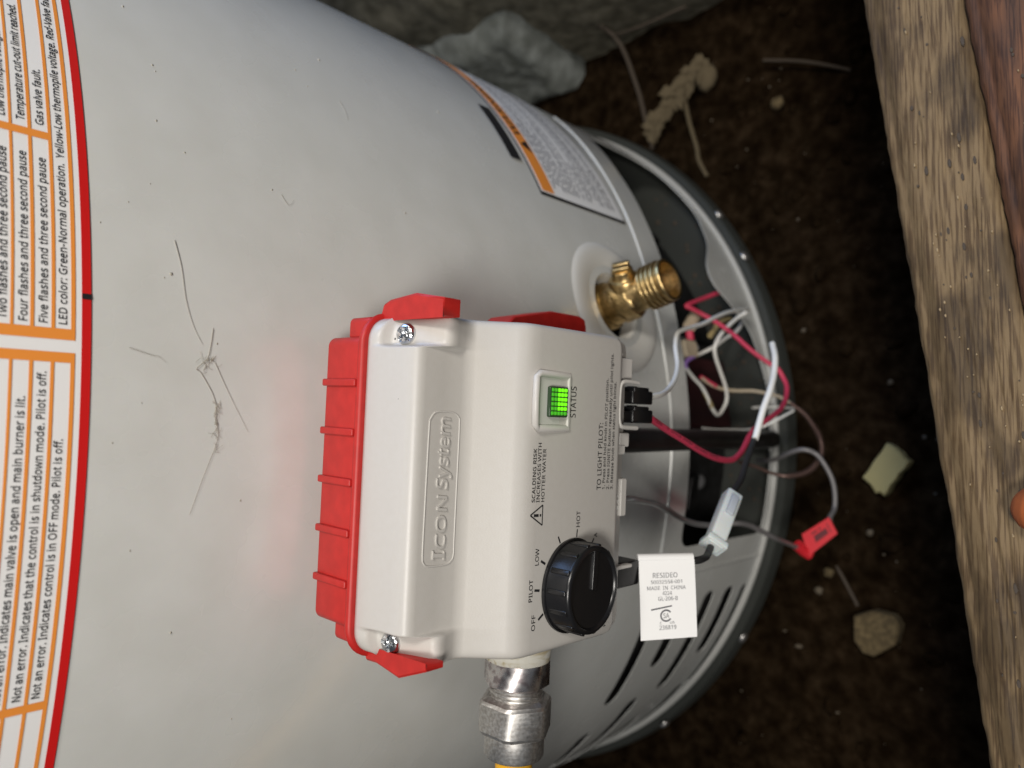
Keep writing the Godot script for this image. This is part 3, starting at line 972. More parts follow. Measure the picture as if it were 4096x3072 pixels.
func drain_valve() -> void:
	var f := frame(cyl(14.6, 0.1885, R), cyl(14.6, -0.01, 1.0))
	var o := thing("drain_valve", "brass drain valve with threaded outlet poking through a round hole", "drain valve", f.origin)
	var st := begin()
	lathe(st, [Vector2(0, -0.016), Vector2(0.0145, -0.016), Vector2(0.0150, -0.015), Vector2(0.0150, -0.006), Vector2(0.0144, -0.0045), Vector2(0.0135, -0.004), Vector2(0.0130, 0.004)], 40, f)
	loft(st, [hex_ring(0.0130, 0.001, 0.25), hex_ring(0.0142, 0.0020, 0.25), hex_ring(0.0142, 0.0125, 0.25), hex_ring(0.0128, 0.0150, 0.25)], true, true, [21, 22, 23], f)
	lathe(st, [Vector2(0.0122, 0.0130), Vector2(0.0112, 0.0165), Vector2(0.0108, 0.0200), Vector2(0.0112, 0.0225)], 40, f)
	put("valve_body", done(st), M.brass, o)
	st = begin()
	var prof := [Vector2(0.0108, 0.0218), Vector2(0.0126, 0.0222)]
	for k in 4:
		var h := 0.0228 + k * 0.0031
		prof.append_array([Vector2(0.0134, h), Vector2(0.0136, h + 0.0008), Vector2(0.0134, h + 0.0014), Vector2(0.0123, h + 0.0021), Vector2(0.0123, h + 0.0025)])
	prof.append_array([Vector2(0.0128, 0.0356), Vector2(0.0128, 0.0372), Vector2(0.0124, 0.0378), Vector2(0.0114, 0.0379), Vector2(0.0108, 0.0374), Vector2(0.0105, 0.0330), Vector2(0.0092, 0.0275), Vector2(0.0088, 0.0210), Vector2(0.0030, 0.0190), Vector2(0.0, 0.0188)])
	lathe(st, prof, 48, f, 45.0)
	put("threaded_outlet", done(st), M.brass, o)
	var dir := (Vector3.UP * 0.62 + cyl(14.6 + 90, 0, 1.0) * 0.66 + cyl(14.6, 0, 1.0) * 0.34).normalized()
	var sfr := frame(f * Vector3(0, 0, 0.0085), dir)
	st = begin()
	lathe(st, [Vector2(0.0100, 0.002), Vector2(0.0096, 0.0125), Vector2(0.0088, 0.0138), Vector2(0.0072, 0.0141), Vector2(0.0066, 0.0150), Vector2(0.0064, 0.0190), Vector2(0.0060, 0.0195), Vector2(0.0, 0.0195)], 28, sfr)
	var stem := put("valve_stem", done(st), M.brass, o)
	for s in [-1, 1]:
		st = begin()
		block(st, 0.0104, 0.0036, 0.0034, 0.0012, 0.0004, sfr * Transform3D(Basis(Vector3(0, 0, 1), 0.6), Vector3()) * Transform3D(Basis(), Vector3(0, 0.0029 * s, 0.0190)))
		put("slot_jaw", done(st), M.brass, stem)

func gas_fitting() -> void:
	var bf := Transform3D(Basis(Vector3.UP, deg_to_rad(BOX_AZ)), Vector3())
	# axis runs out of the control's side along its -x
	var f := bf * Transform3D(Basis(Vector3(0, 0, 1), Vector3(0, 1, 0), Vector3(-1, 0, 0)), Vector3(-0.0600, 0.3275, 0.3590))
	var o := thing("flare_union", "silver hexagonal flare union on the gas inlet, thread sealant above it", "pipe fitting", f.origin)
	var st := begin()
	lathe(st, [Vector2(0.0120, -0.010), Vector2(0.0150, 0.004), Vector2(0.0146, 0.0110), Vector2(0.0140, 0.0150), Vector2(0.0136, 0.0176), Vector2(0.0126, 0.0182)], 40, f, 60.0)
	put("sealant_tape", done(st), M.ptfe, o)
	st = begin()
	loft(st, [hex_ring(0.0126, 0.0168, 0.2, 8), hex_ring(0.0139, 0.0176, 0.2, 8), hex_ring(0.0139, 0.0274, 0.2, 8), hex_ring(0.0128, 0.0284, 0.2, 8)], true, true, [1, 2, 3], f)
	put("nipple_nut", done(st), M.worn, o)
	st = begin()
	lathe(st, [Vector2(0.0108, 0.0280), Vector2(0.0106, 0.0298), Vector2(0.0112, 0.0303), Vector2(0.0112, 0.0312), Vector2(0.0104, 0.0317), Vector2(0.0112, 0.0322), Vector2(0.0112, 0.0332), Vector2(0.0116, 0.0345)], 40, f, 30.0)
	put("thread", done(st), M.zinc, o)
	st = begin()
	var hr := 0.0157
	var rings := [hex_ring(0.0118, 0.0358, 0.05, 6), hex_ring(hr - 0.0022, 0.0362, 0.05, 6)]
	# hexagon with rounded faces: twelve-sided rings, chamfered at both ends
	var r12 := func(rc: float, rf: float, x: float) -> PackedVector3Array:
		var out := PackedVector3Array()
		for k in 6:
			var a := TAU * k / 6 + 0.50
			for d in [-0.42, 0.42]:
				out.append(Vector3(cos(a + d) * rf / cos(0.42), sin(a + d) * rf / cos(0.42), x))
		return out
	loft(st, [r12.call(0, 0.0116, 0.0328), r12.call(0, 0.0136, 0.0340), r12.call(0, 0.0142, 0.0354), r12.call(0, 0.0142, 0.0462), r12.call(0, 0.0137, 0.0474), r12.call(0, 0.0124, 0.0483)], true, true, [1, 2, 3, 4, 5], f)
	put("flare_nut", done(st), M.zinc, o)
	st = begin()
	lathe(st, [Vector2(0.0118, 0.0477), Vector2(0.0126, 0.0483), Vector2(0.0126, 0.0566), Vector2(0.0120, 0.0576), Vector2(0.0085, 0.0580)], 40, f, 50.0)
	put("nut_sleeve", done(st), M.zinc, o)
	st = begin()
	var path := []
	for p in [[0.056, 0, 0], [0.09, 0, 0], [0.15, -0.004, 0.004], [0.23, -0.03, 0.03]]: path.append(f * Vector3(p[1], p[2], p[0]))
	tube(st, smooth_path(path, 8), 0.0078, 20)
	tag(put("gas_hose", done(st), M.yellow), "yellow coated gas hose leaving the silver flare union", "gas hose")

func V(x: float, y: float, z: float) -> Vector3:
	return Vector3(x, y, z)

func wires() -> void:
	var bf := Transform3D(Basis(Vector3.UP, deg_to_rad(BOX_AZ)), Vector3())
	# white wire and its spade connector
	var a := thing("white_wire", "white wire from the upper black plug, bent over into the burner opening", "wire", V(17, 274, 386) * 0.001)
	put("insulation", wire_mesh(mm([V(17, 274, 386), V(19, 257, 382), V(23, 235, 373), V(30, 215, 365), V(39, 197, 356), V(51, 182, 346), V(60, 170, 340), V(64, 159, 337), V(68, 142, 334), V(73, 121, 331), V(80, 99, 328), V(87, 74, 325), V(92, 48, 321), V(96, 26, 317), V(95, 20, 313), V(91, 25, 309), V(84, 36, 307), V(76, 46, 305), V(66, 54, 304), V(58, 51, 303), V(48, 44, 303), V(37, 36, 303), V(28, 32, 302), V(21, 35, 301), V(15, 43, 300), V(21, 49, 298), V(28, 53, 297), V(36, 58, 295), V(42, 66, 293), V(48, 74, 292), V(52, 77, 292), V(55, 74, 293), V(58, 66, 293), V(62, 54, 294), V(67, 44, 298), V(74, 34, 302), V(80, 22, 305), V(87, 9, 303), V(92, -6, 296)]), 0.00138, 6), M.white_wire, a)
	put("purple_band", wire_mesh(mm([V(49, 76, 292.4), V(52, 77, 292.2), V(55, 74.5, 293), V(58, 67, 293.2)]), 0.00165, 5), M.purple, a)
	put("tan_band", wire_mesh(mm([V(32, 55, 295.6), V(25, 51, 297.4), V(21, 49, 298.2)]), 0.00165, 5), M.tan, a)
	plug(bf, Vector3(0.0347, 0.2945, 0.3830), a)
	var b := thing("red_wire", "red printed wire looping from the lower black plug down to the burner", "wire", V(8, 274, 386) * 0.001)
	var red_pts := mm([V(8, 274, 386), V(5, 261, 383), V(2, 249, 381), V(-3, 230, 379), V(-9, 208, 377), V(-13, 187, 375), V(-14, 167, 373), V(-11, 153, 371), V(-7, 143, 369), V(0, 129, 366), V(5, 113, 363), V(11, 90, 361), V(18, 67, 359), V(26, 51, 356), V(35, 42, 353), V(42, 39, 349), V(48, 41, 346), V(53, 45, 340), V(62, 50, 330), V(75, 50, 316), V(85, 51, 303), V(91, 54, 294), V(95, 61, 289), V(97, 64, 286), V(100, 58, 287), V(106, 41, 289), V(111, 28, 292), V(116, 14, 293)])
	put("insulation", wire_mesh(red_pts, 0.00168, 6, 12), M.red_wire, b)
	plug(bf, Vector3(0.0262, 0.2940, 0.3830), b)
	# print on the red wire
	var path := smooth_path(red_pts.slice(0, 6), 12)
	var dist := [0.0]
	for i in path.size() - 1: dist.append(dist[i] + path[i].distance_to(path[i + 1]))
	var eye := Vector3(0, 0.5709, 0.5748)
	var warp := func(p: Vector3) -> Vector3:
		var s := p.x + 0.004
		var i := 0
		while i < path.size() - 2 and dist[i + 1] < s: i += 1
		var c := path[i].lerp(path[i + 1], clampf((s - dist[i]) / maxf(dist[i + 1] - dist[i], 1e-6), 0, 1))
		var t := (path[i + 1] - path[i]).normalized()
		var n := Vector3(0.05, 0.55, 0.83)
		n = (n - t * n.dot(t)).normalized()
		var side := n.cross(t)
		var ang := (p.y - 0.0006) / 0.0017
		return c + (n * cos(ang) + side * sin(ang)) * (0.00170 + p.z)
	put("printed_lettering", letters("1220      F  STYLE  AWM  20 AWG  VNTN", sans, 0.0012, 0.082, 0.00005, warp), M.ink, b)
	# igniter lead: boot, flag label, connector, sleeve
	var c := thing("igniter_lead", "black igniter lead running from the small black plug to a clear connector", "cable", V(-57, 282, 382) * 0.001)
	put("cable", wire_mesh(mm([V(-58, 292, 376), V(-58, 284, 379), V(-58, 276, 383), V(-57, 267, 391), V(-57, 258, 399), V(-57, 248, 399), V(-56, 236, 395), V(-45, 218, 391), V(-30, 203, 391), V(-24, 187, 388), V(-15, 172, 384), V(-3, 156, 381), V(6, 150, 381)]), 0.0017, 6, 12), M.rubber, c)
	var st := begin()
	block(st, 0.0108, 0.0170, 0.0120, 0.0012, 0.0006, bf * Transform3D(Basis(), Vector3(-0.0430, 0.2875, 0.3745)))
	put("boot", done(st), M.black, c)
	put("white_sleeve", wire_mesh(mm([V(58, 106, 371), V(48, 116, 377), V(37, 125, 380), V(27, 135, 382), V(15, 145, 382), V(-2, 156, 382)]), 0.0019, 8, 14), M.white_wire, c)
	var cl := thing("lead_connector", "translucent white plastic connector joining the black igniter lead", "connector", V(-48, 180, 373) * 0.001)
	var ax := (V(-55, 232, 394) - V(-30, 203, 391)).normalized()
	var cf := frame(V(-42.5, 217.5, 393) * 0.001 - ax * 0.0180, ax, Vector3(0.25, 0.6, 0.75))
	st = begin()
	block(st, 0.0086, 0.0080, 0.0360, 0.0012, 0.0006, cf)
	var shell := put("shell", done(st), M.nylon, cl)
	put("latch", block_mesh(0.0040, 0.0020, 0.0120, 0.0006, 0.0003, cf * Transform3D(Basis(), Vector3(0, 0.0050, 0.004))), M.nylon_window, cl)
	put("end_flange", block_mesh(0.0112, 0.0100, 0.0034, 0.0010, 0.0004, cf * Transform3D(Basis(), Vector3(0, 0, 0.0322))), M.nylon, cl)
	flag_label(bf)
	# pilot tube and its red tag
	var d := thing("pilot_tube", "thin grey metal pilot tube curling out in front of the base", "tube", V(-30, 271, 374) * 0.001)
	put("upper_run", wire_mesh(mm([V(-30, 290, 374), V(-30, 271, 374), V(-33, 247, 366), V(-36, 225, 358), V(-42, 197, 349), V(-49, 171, 342), V(-54, 150, 340), V(-56, 136, 340)]), 0.0017, 8, 14), M.lead, d)
	put("lower_run", wire_mesh(mm([V(-56, 137, 340), V(-57, 122, 343), V(-56, 114, 349), V(-58, 102, 352), V(-62, 92, 355), V(-68, 78, 359), V(-73, 58, 358), V(-78, 40, 359), V(-78, 32, 365), V(-70, 27, 371), V(-62, 27, 375), V(-57, 24, 375), V(-51, 15, 375), V(-40, 14, 375), V(-30, 14, 373), V(-20, 17, 369), V(-13, 19, 364), V(-10, 23, 357), V(-12, 23, 348), V(-16, 19, 338), V(-19, 12, 327), V(-20, 2, 312)]), 0.0017, 8, 14), M.lead_grey, d)
	var e := thing("red_tag", "red folded tag with a black printed square on the pilot tube", "tag", V(-71, 28, 372) * 0.001)
	var q := mm([V(-83.7, 36.8, 364.7), V(-66.6, 32.9, 383.2), V(-55.9, 33.5, 378.0), V(-68.9, 36.5, 360.1)])
	var nrm: Vector3 = (q[1] - q[0]).cross(q[3] - q[0]).normalized()
	if nrm.y < 0: nrm = -nrm
	st = begin()
	var lo := PackedVector3Array()
	var hi := PackedVector3Array()
	for p in q:
		lo.append(p - nrm * 0.0010); hi.append(p + nrm * 0.0010)
	if (q[1] - q[0]).cross(q[3] - q[0]).dot(nrm) < 0:
		lo.reverse(); hi.reverse()
	loft(st, [lo, hi])
	put("tag_face", done(st), M.tag_red, e)
	st = begin()
	var k := func(u: float, v: float) -> Vector3: return q[0].lerp(q[1], u).lerp(q[3].lerp(q[2], u), v) + nrm * 0.0012
	for w in [[0.34, 0.30, 0.78, 0.62], [0.30, 0.72, 0.50, 0.80], [0.56, 0.72, 0.62, 0.82], [0.84, 0.28, 0.87, 0.80]]:
		var pts := [k.call(w[0], w[1]), k.call(w[2], w[1]), k.call(w[2], w[3]), k.call(w[0], w[3])]
		if (pts[1] - pts[0]).cross(pts[3] - pts[0]).dot(nrm) < 0: pts.reverse()
		quad(st, pts[0], pts[1], pts[2], pts[3])
	put("tag_print", done(st), mat(lin(0.12, 0.01, 0.015), 0.6), e)
	put("tag_fold", wire_mesh(mm([V(-76, 42, 359), V(-80, 37, 361), V(-83, 33, 364)]), 0.0040, 6, 14), M.tag_red, e)
	# thermocouple lead with its spring
	var g := thing("thermocouple_lead", "thin brown lead wound with a fine spring, looping over the base edge", "cable", V(-10, 4, 362) * 0.001)
	var core := mm([V(43, 55, 293), V(38, 47, 297), V(35, 36, 301), V(34, 26, 307), V(34, 17, 316), V(32, 16, 326), V(29, 18, 337), V(24, 22, 347)])
	put("braided_sleeve", wire_mesh(core, 0.0013, 6), M.cream, g)
	put("red_band", wire_mesh(mm([V(44, 55, 292), V(40, 49, 296), V(37, 43, 298.6)]), 0.0017, 6), M.red_wire, g)
	var core2 := mm([V(24, 22, 347), V(16, 16, 355), V(6, 10, 360), V(-2, 5, 362), V(-12, 5, 363), V(-21, 12, 361), V(-27, 24, 357), V(-29, 34, 349), V(-27, 37, 338), V(-23, 37, 327), V(-20, 34, 312)])
	put("core", wire_mesh(core2, 0.0013, 6), M.coil, g)
	var cp := smooth_path(core2.slice(0, 8), 60)
	var hel := PackedVector3Array()
	var ang := 0.0
	for i in cp.size() - 1:
		var t := (cp[i + 1] - cp[i]).normalized()
		var n := t.cross(Vector3(0.2, 0.9, 0.3)).normalized()
		ang += (cp[i + 1] - cp[i]).length() / 0.0017 * TAU
		hel.append(cp[i] + (n * cos(ang) + t.cross(n) * sin(ang)) * (0.0021 if i > 40 else 0.0015))
	st = begin()
	tube(st, hel, 0.00028, 5)
	put("spring", done(st), M.coil, g)
	tag(put("thin_white_wire", wire_mesh(mm([V(5, 70, 302), V(4, 56, 305), V(4, 43, 311), V(4, 32, 318), V(6, 24, 325), V(10, 21, 333), V(15, 15, 340), V(19, 11, 345), V(21, 8, 340), V(22, 2, 325), V(22, -6, 305)]), 0.0009, 6), M.white_wire), "thin pale wire crossing below the black pipe at the opening", "wire")
	# black main gas tube
	var h := thing("gas_tube", "thick black burner gas tube running straight down from the control", "tube", V(-3, 236, 352) * 0.001)
	put("tube", wire_mesh(mm([V(-3, 300, 353), V(-3, 260, 352), V(-3, 220, 348), V(-3, 180, 342), V(-3, 145, 337), V(-3, 90, 333), V(-3, 40, 330), V(-3, 8, 326), V(-3, -8, 314), V(-3, -14, 290)]), 0.0066, 8, 24), M.pipe, h)
	# things inside the burner opening
	tag(put("ceramic_sleeve", wire_mesh(mm([V(93, 43, 282), V(88, 51, 284), V(82, 58, 285)]), 0.0050, 6, 14), M.cream), "tan ceramic sleeve inside the burner opening beside the brass valve", "insulator")
	var sp := thing("spade_terminal", "small red crimp with bare metal tip inside the burner opening", "terminal", V(71, 60, 286) * 0.001)
	put("red_crimp", wire_mesh(mm([V(78, 60, 286), V(71, 60, 287)]), 0.0030, 4, 12), M.red_wire, sp)
	put("metal_tip", wire_mesh(mm([V(71, 58, 288), V(65, 53, 289)]), 0.0016, 4, 10), M.lead, sp)
	tag(put("porcelain_block", block_mesh(0.013, 0.018, 0.010, 0.003, 0.001, frame(V(62, 70, 284) * 0.001, cyl(12, 0, 1.0))), M.cream), "cream porcelain block inside the opening under the white wire", "insulator")
	tag(put("tan_wire_stub", wire_mesh(mm([V(94, 2, 290), V(88, 24, 292), V(82, 33, 293), V(76, 41, 293)]), 0.0021, 6), M.tan), "short tan wire stub behind the crossing white and red wires", "wire")

func plug(bf: Transform3D, at: Vector3, parent: Node3D) -> void:
	var f := bf * Transform3D(Basis(Vector3(1, 0, 0), Vector3(0, 0, 1), Vector3(0, -1, 0)), at)
	var st := begin()
	block(st, 0.0060, 0.0090, 0.0160, 0.0008, 0.0005, f * Transform3D(Basis(), Vector3(0, -0.0006, 0.0048)))
	block(st, 0.0052, 0.0074, 0.0120, 0.0006, 0.0003, f * Transform3D(Basis(), Vector3(-0.0003, -0.0006, -0.0040)))
	block(st, 0.0022, 0.0080, 0.0115, 0.0006, 0.0003, f * Transform3D(Basis(), Vector3(0.0034, 0.0, 0.0058)))
	block(st, 0.0012, 0.0040, 0.0030, 0.0003, 0.0002, f * Transform3D(Basis(), Vector3(0.0043, 0.0, 0.0078)))
	put("plug_body", done(st), M.black, parent)

func flag_label(bf: Transform3D) -> void:
	var o := thing("flag_label", "white flag label with grey print folded round the black lead", "label", bf * Vector3(-0.045, 0.25, 0.384))
	var tl := Vector3(-0.0380, 0.2795, 0.3862)   # end next to the boot
	var bl := Vector3(-0.0366, 0.2616, 0.4038)   # far end on the lead
	var br := Vector3(-0.0697, 0.2636, 0.4075)
	var tr := Vector3(-0.0721, 0.2817, 0.3902)
	var n := (bl - tl).cross(tr - tl).normalized()
	if n.z < 0: n = -n
	var at := func(u: float, v: float, lift: float) -> Vector3:
		# u along the lead, v away from it; the sheet bows a little
		return bf * (tl.lerp(bl, u).lerp(tr.lerp(br, u), v) + n * (0.0009 * sin(v * PI * 0.9) * (1.0 - 0.4 * u) + lift))
	var st := begin()
	st.set_smooth_group(1)
	for side in [0, 1]:
		for i in 10:
			for j in 10:
				var q := []
				for c in [[i, j], [i + 1, j], [i + 1, j + 1], [i, j + 1]]: q.append(at.call(c[0] / 10.0, c[1] / 10.0, 0.0002 * (1 - 2 * side)))
				if ((q[1] - q[0]).cross(q[3] - q[0]).dot(bf.basis * n) < 0) != (side == 1): q.reverse()
				quad(st, q[0], q[1], q[2], q[3])
	put("sheet", done(st), M.paper, o)
	st = begin()
	tube(st, PackedVector3Array([bf * (tl + Vector3(0.0005, -0.0010, -0.0014)), bf * (bl + Vector3(0.0005, -0.0010, -0.0014))]), 0.0021, 20)
	put("wrap", done(st), M.paper, o)
	var w := 0.0251
	var h := 0.0342
	for t in [["RESIDEO", 0.24, 0.68, 0.225, 0.0021], ["50032558-001", 0.20, 0.76, 0.300, 0.0015], ["MADE  IN  CHINA", 0.13, 0.82, 0.378, 0.0016], ["4224", 0.40, 0.57, 0.445, 0.0016], ["GL-206-B", 0.32, 0.67, 0.515, 0.0017], ["C        US", 0.34, 0.60, 0.810, 0.0010], ["236819", 0.33, 0.63, 0.880, 0.0018]]:
		var warp := func(p: Vector3) -> Vector3: return at.call(t[1] + p.x / w, t[3] - p.y / h, 0.0003 + p.z)
		put("lettering", letters(t[0], sans, t[4], (t[2] - t[1]) * w, 0.00006, warp), M.grey_ink, o)
	st = begin()
	var line := []
	for k in 5: line.append(at.call(lerpf(0.19, 0.56, k / 4.0), lerpf(0.625, 0.585, k / 4.0), 0.0003))
	tube(st, smooth_path(line, 3), 0.0003, 6)
	put("pen_stroke", done(st), M.grey_ink, o)
	# certification mark: a C-shaped ring round two letters
	st = begin()
	for k in 20:
		var q := []
		for c in [[k, 0.0027], [k, 0.0020], [k + 1, 0.0020], [k + 1, 0.0027]]:
			var a := deg_to_rad(35 + 290 * c[0] / 20.0)
			q.append(at.call(0.455 + c[1] * cos(a) / w, 0.705 - c[1] * sin(a) / h, 0.0003))
		if (q[1] - q[0]).cross(q[3] - q[0]).dot(bf.basis * n) < 0: q.reverse()
		quad(st, q[0], q[1], q[2], q[3])
	put("certification_mark", done(st), M.grey_ink, o)
	var warp2 := func(p: Vector3) -> Vector3: return at.call(0.405 + p.x / w, 0.735 - p.y / h, 0.0003 + p.z)
	put("certification_letters", letters("SA", sans, 0.0021, 0.0026, 0.00006, warp2), M.grey_ink, o)

# ---------------------------------------------------------------- surroundings
func fnoise(seed_: int, freq: float, oct := 4) -> FastNoiseLite:
	var n := FastNoiseLite.new()
	n.seed = seed_; n.frequency = freq; n.fractal_octaves = oct
	n.noise_type = FastNoiseLite.TYPE_SIMPLEX_SMOOTH
	return n

func ground() -> void:
	var n := fnoise(5, 7.0, 5)
	var n2 := fnoise(6, 45.0, 3)
	var st := begin()
	st.set_smooth_group(1)
	var h := func(x: float, z: float) -> float:
		return GROUND - 0.004 + n.get_noise_2d(x, z) * 0.010 + n2.get_noise_2d(x, z) * 0.0035
	var xs := []
	for i in 151: xs.append(lerpf(-0.85, 0.85, i / 150.0))
	var zs := []
	for i in 151: zs.append(lerpf(-0.85, 0.85, i / 150.0))
	for i in 150:
		for j in 150:
			var q := []
			for c in [[i, j + 1], [i + 1, j + 1], [i + 1, j], [i, j]]: q.append(Vector3(xs[c[0]], h.call(xs[c[0]], zs[c[1]]), zs[c[1]]))
			quad(st, q[0], q[1], q[2], q[3])
	# out to the edge of the crawl space
	for s in [[-4, -4, 4, -0.85], [-4, 0.85, 4, 4], [-4, -0.85, -0.85, 0.85], [0.85, -0.85, 4, 0.85]]:
		var y := GROUND - 0.006
		quad(st, Vector3(s[0], y, s[3]), Vector3(s[2], y, s[3]), Vector3(s[2], y, s[1]), Vector3(s[0], y, s[1]))
	put("ground", done(st), M.earth).set_meta("kind", "structure")
	# grit
	var mesh := begin()
	lump(mesh, Vector3(), 1.0, 12)
	var mm_ := MultiMesh.new()
	mm_.transform_format = MultiMesh.TRANSFORM_3D
	mm_.mesh = done(mesh)
	var placed := []
	for i in 420:
		var x := rng.randf_range(-0.45, 0.55)
		var z := rng.randf_range(0.10, 0.56)
		if Vector2(x, z).length() < 0.345: continue
		var s := 0.0004 + 0.0015 * pow(rng.randf(), 4.0)
		placed.append(Transform3D(Basis(Vector3(rng.randf(), rng.randf(), rng.randf()).normalized(), rng.randf() * 6.0).scaled(Vector3(s, s * rng.randf_range(0.5, 1), s * rng.randf_range(0.6, 1.6))), Vector3(x, h.call(x, z) + s * 0.2, z)))
	mm_.instance_count = placed.size()
	for i in placed.size(): mm_.set_instance_transform(i, placed[i])
	var g := MultiMeshInstance3D.new()
	g.name = "grit"
	g.multimesh = mm_
	g.material_override = M.pebble
	g.set_meta("kind", "stuff")
	tag(g, "fine pale grit scattered over the dark earth", "grit")
	add_child(g)
	var cm := MultiMesh.new()
	cm.transform_format = MultiMesh.TRANSFORM_3D
	cm.mesh = mm_.mesh
	placed = []
	for i in 420:
		var x := rng.randf_range(-0.45, 0.42)
		var z := rng.randf_range(0.08, 0.56)
		if Vector2(x, z).length() < 0.345: continue
		var s := 0.0018 + 0.0062 * pow(rng.randf(), 2.5)
		placed.append(Transform3D(Basis(Vector3(rng.randf(), rng.randf(), rng.randf()).normalized(), rng.randf() * 6.0).scaled(Vector3(s, s * rng.randf_range(0.5, 1), s * rng.randf_range(0.7, 1.3))), Vector3(x, h.call(x, z), z)))
	cm.instance_count = placed.size()
	for i in placed.size(): cm.set_instance_transform(i, placed[i])
	var cl := MultiMeshInstance3D.new()
	cl.name = "earth_clods"
	cl.multimesh = cm
	cl.material_override = M.earth
	cl.set_meta("kind", "stuff")
	tag(cl, "small dark clods of crumbled earth over the crawl space floor", "clods")
	add_child(cl)
	# chips, stones, leaf, twigs
	var prism := func(pts: Array, y: float, t: float) -> ArrayMesh:
		var s := begin()
		var rings := []
		for lv in [[0.0, 0.0], [t * 0.85, 0.0], [t, 0.08]]:
			var ring := PackedVector3Array()
			var c := Vector3()
			for p in pts: c += Vector3(p[0], 0, p[1]) * 0.001
			c /= pts.size()
			for p in pts:
				var v := (Vector3(p[0], 0, p[1]) * 0.001).lerp(c, lv[1])
				ring.append(v + Vector3(0, y + lv[0] + rng.randf_range(-0.0006, 0.0006), 0))
			if (ring[1] - ring[0]).cross(ring[2] - ring[1]).y < 0: ring.reverse()
			rings.append(ring)
		loft(s, rings)
		return done(s)
	tag(put("foam_chip", prism.call([[-5, 398], [-8, 403], [-12, 407.4], [-15, 409], [-18, 413], [-23, 410.4], [-27, 406], [-31, 404.3], [-36, 400], [-41, 397.8], [-44, 395], [-41.2, 392.6], [-42, 389.6], [-36, 385.6], [-31, 380], [-25, 384.8], [-18, 388.6], [-11, 394]], GROUND - 0.004, 0.012), M.foam), "pale yellow foam chip with square corners lying on bare earth", "foam chip")
	tag(put("wood_chip", prism.call([[-134, 372], [-128, 386], [-130, 400], [-137, 404], [-150, 401], [-161, 386], [-160, 378], [-152, 372]], GROUND - 0.004, 0.013), M.chip), "rough brown lump of wood lying on bare earth", "wood chip")
	for s in [[-66, 353, 3.0, "pale round pebble on the earth below the red tag", 0], [-72, 383, 2.6, "small oval pebble midway between yellow foam chip and brown lump", 0], [-92, 334, 3.0, "pale pebble on the earth close to the slotted base", 0], [-105, 352, 4.0, "reddish clod of earth among pebbles beside the base", 1], [-120, 344, 3.0, "dull pebble next to the reddish clod of earth", 0], [278, 317, 5.5, "orange brown pebble on dark earth near the dried leaf", 1], [40, 400, 2.2, "lone tiny pebble on black earth by the beam", 0]]:
		var st2 := begin()
		lump(st2, Vector3(s[0], 0, s[1]) * 0.001 + Vector3(0, GROUND + 0.001, 0), s[2] * 0.001, int(absf(s[0])))
		tag(put("pebble", done(st2), M.pebble if s[4] == 0 else M.chip), s[3], "pebble", "pebbles on the crawl space floor")
	leaf(h)
	var t1 := thing("bent_twig", "thin dark twig lying against the concrete and across the earth", "twig", Vector3(0.33, GROUND, 0.18))
	put("stem", wire_mesh([Vector3(0.40, 0.03, 0.14), Vector3(0.374, 0.0, 0.175), Vector3(0.334, -0.025, 0.183), Vector3(0.296, -0.03, 0.191), Vector3(0.269, -0.034, 0.196)], 0.0022, 5, 7), M.twig, t1)
	put("side_shoot", wire_mesh([Vector3(0.374, 0.0, 0.175), Vector3(0.365, 0.01, 0.21), Vector3(0.362, 0.016, 0.26)], 0.0014, 5, 6), M.twig, t1)
	tag(put("straight_twig", wire_mesh([Vector3(0.318, -0.033, 0.306), Vector3(0.304, -0.031, 0.342), Vector3(0.286, -0.032, 0.377)], 0.0015, 5, 6), M.twig), "long thin straight twig on the dark earth beside the beam", "twig")
	tag(put("fallen_splinter", wire_mesh([Vector3(-0.10, GROUND - 0.002, 0.357), Vector3(-0.115, GROUND, 0.366), Vector3(-0.128, GROUND - 0.002, 0.372)], 0.0014, 5, 6), M.twig), "short dark splinter on the earth beside the brown lump", "splinter")

func lump(st: SurfaceTool, at: Vector3, r: float, seed_: int) -> void:
	var n := fnoise(seed_ + 3, 0.9, 2)
	st.set_smooth_group(1)
	var f := func(i: int, j: int) -> Vector3:
		var b := PI * i / 6.0
		var a := TAU * (j % 10) / 10.0
		var d := Vector3(sin(b) * cos(a), -cos(b) * 0.7, sin(b) * sin(a))
		if i == 0 or i == 6: d = Vector3(0, -cos(b) * 0.7, 0)
		return at + d * r * (1.0 + 0.45 * n.get_noise_3d(d.x * 1.5, d.y * 1.5, d.z * 1.5))
	for i in 6:
		for j in 10:
			quad(st, f.call(i, j + 1), f.call(i, j), f.call(i + 1, j), f.call(i + 1, j + 1))

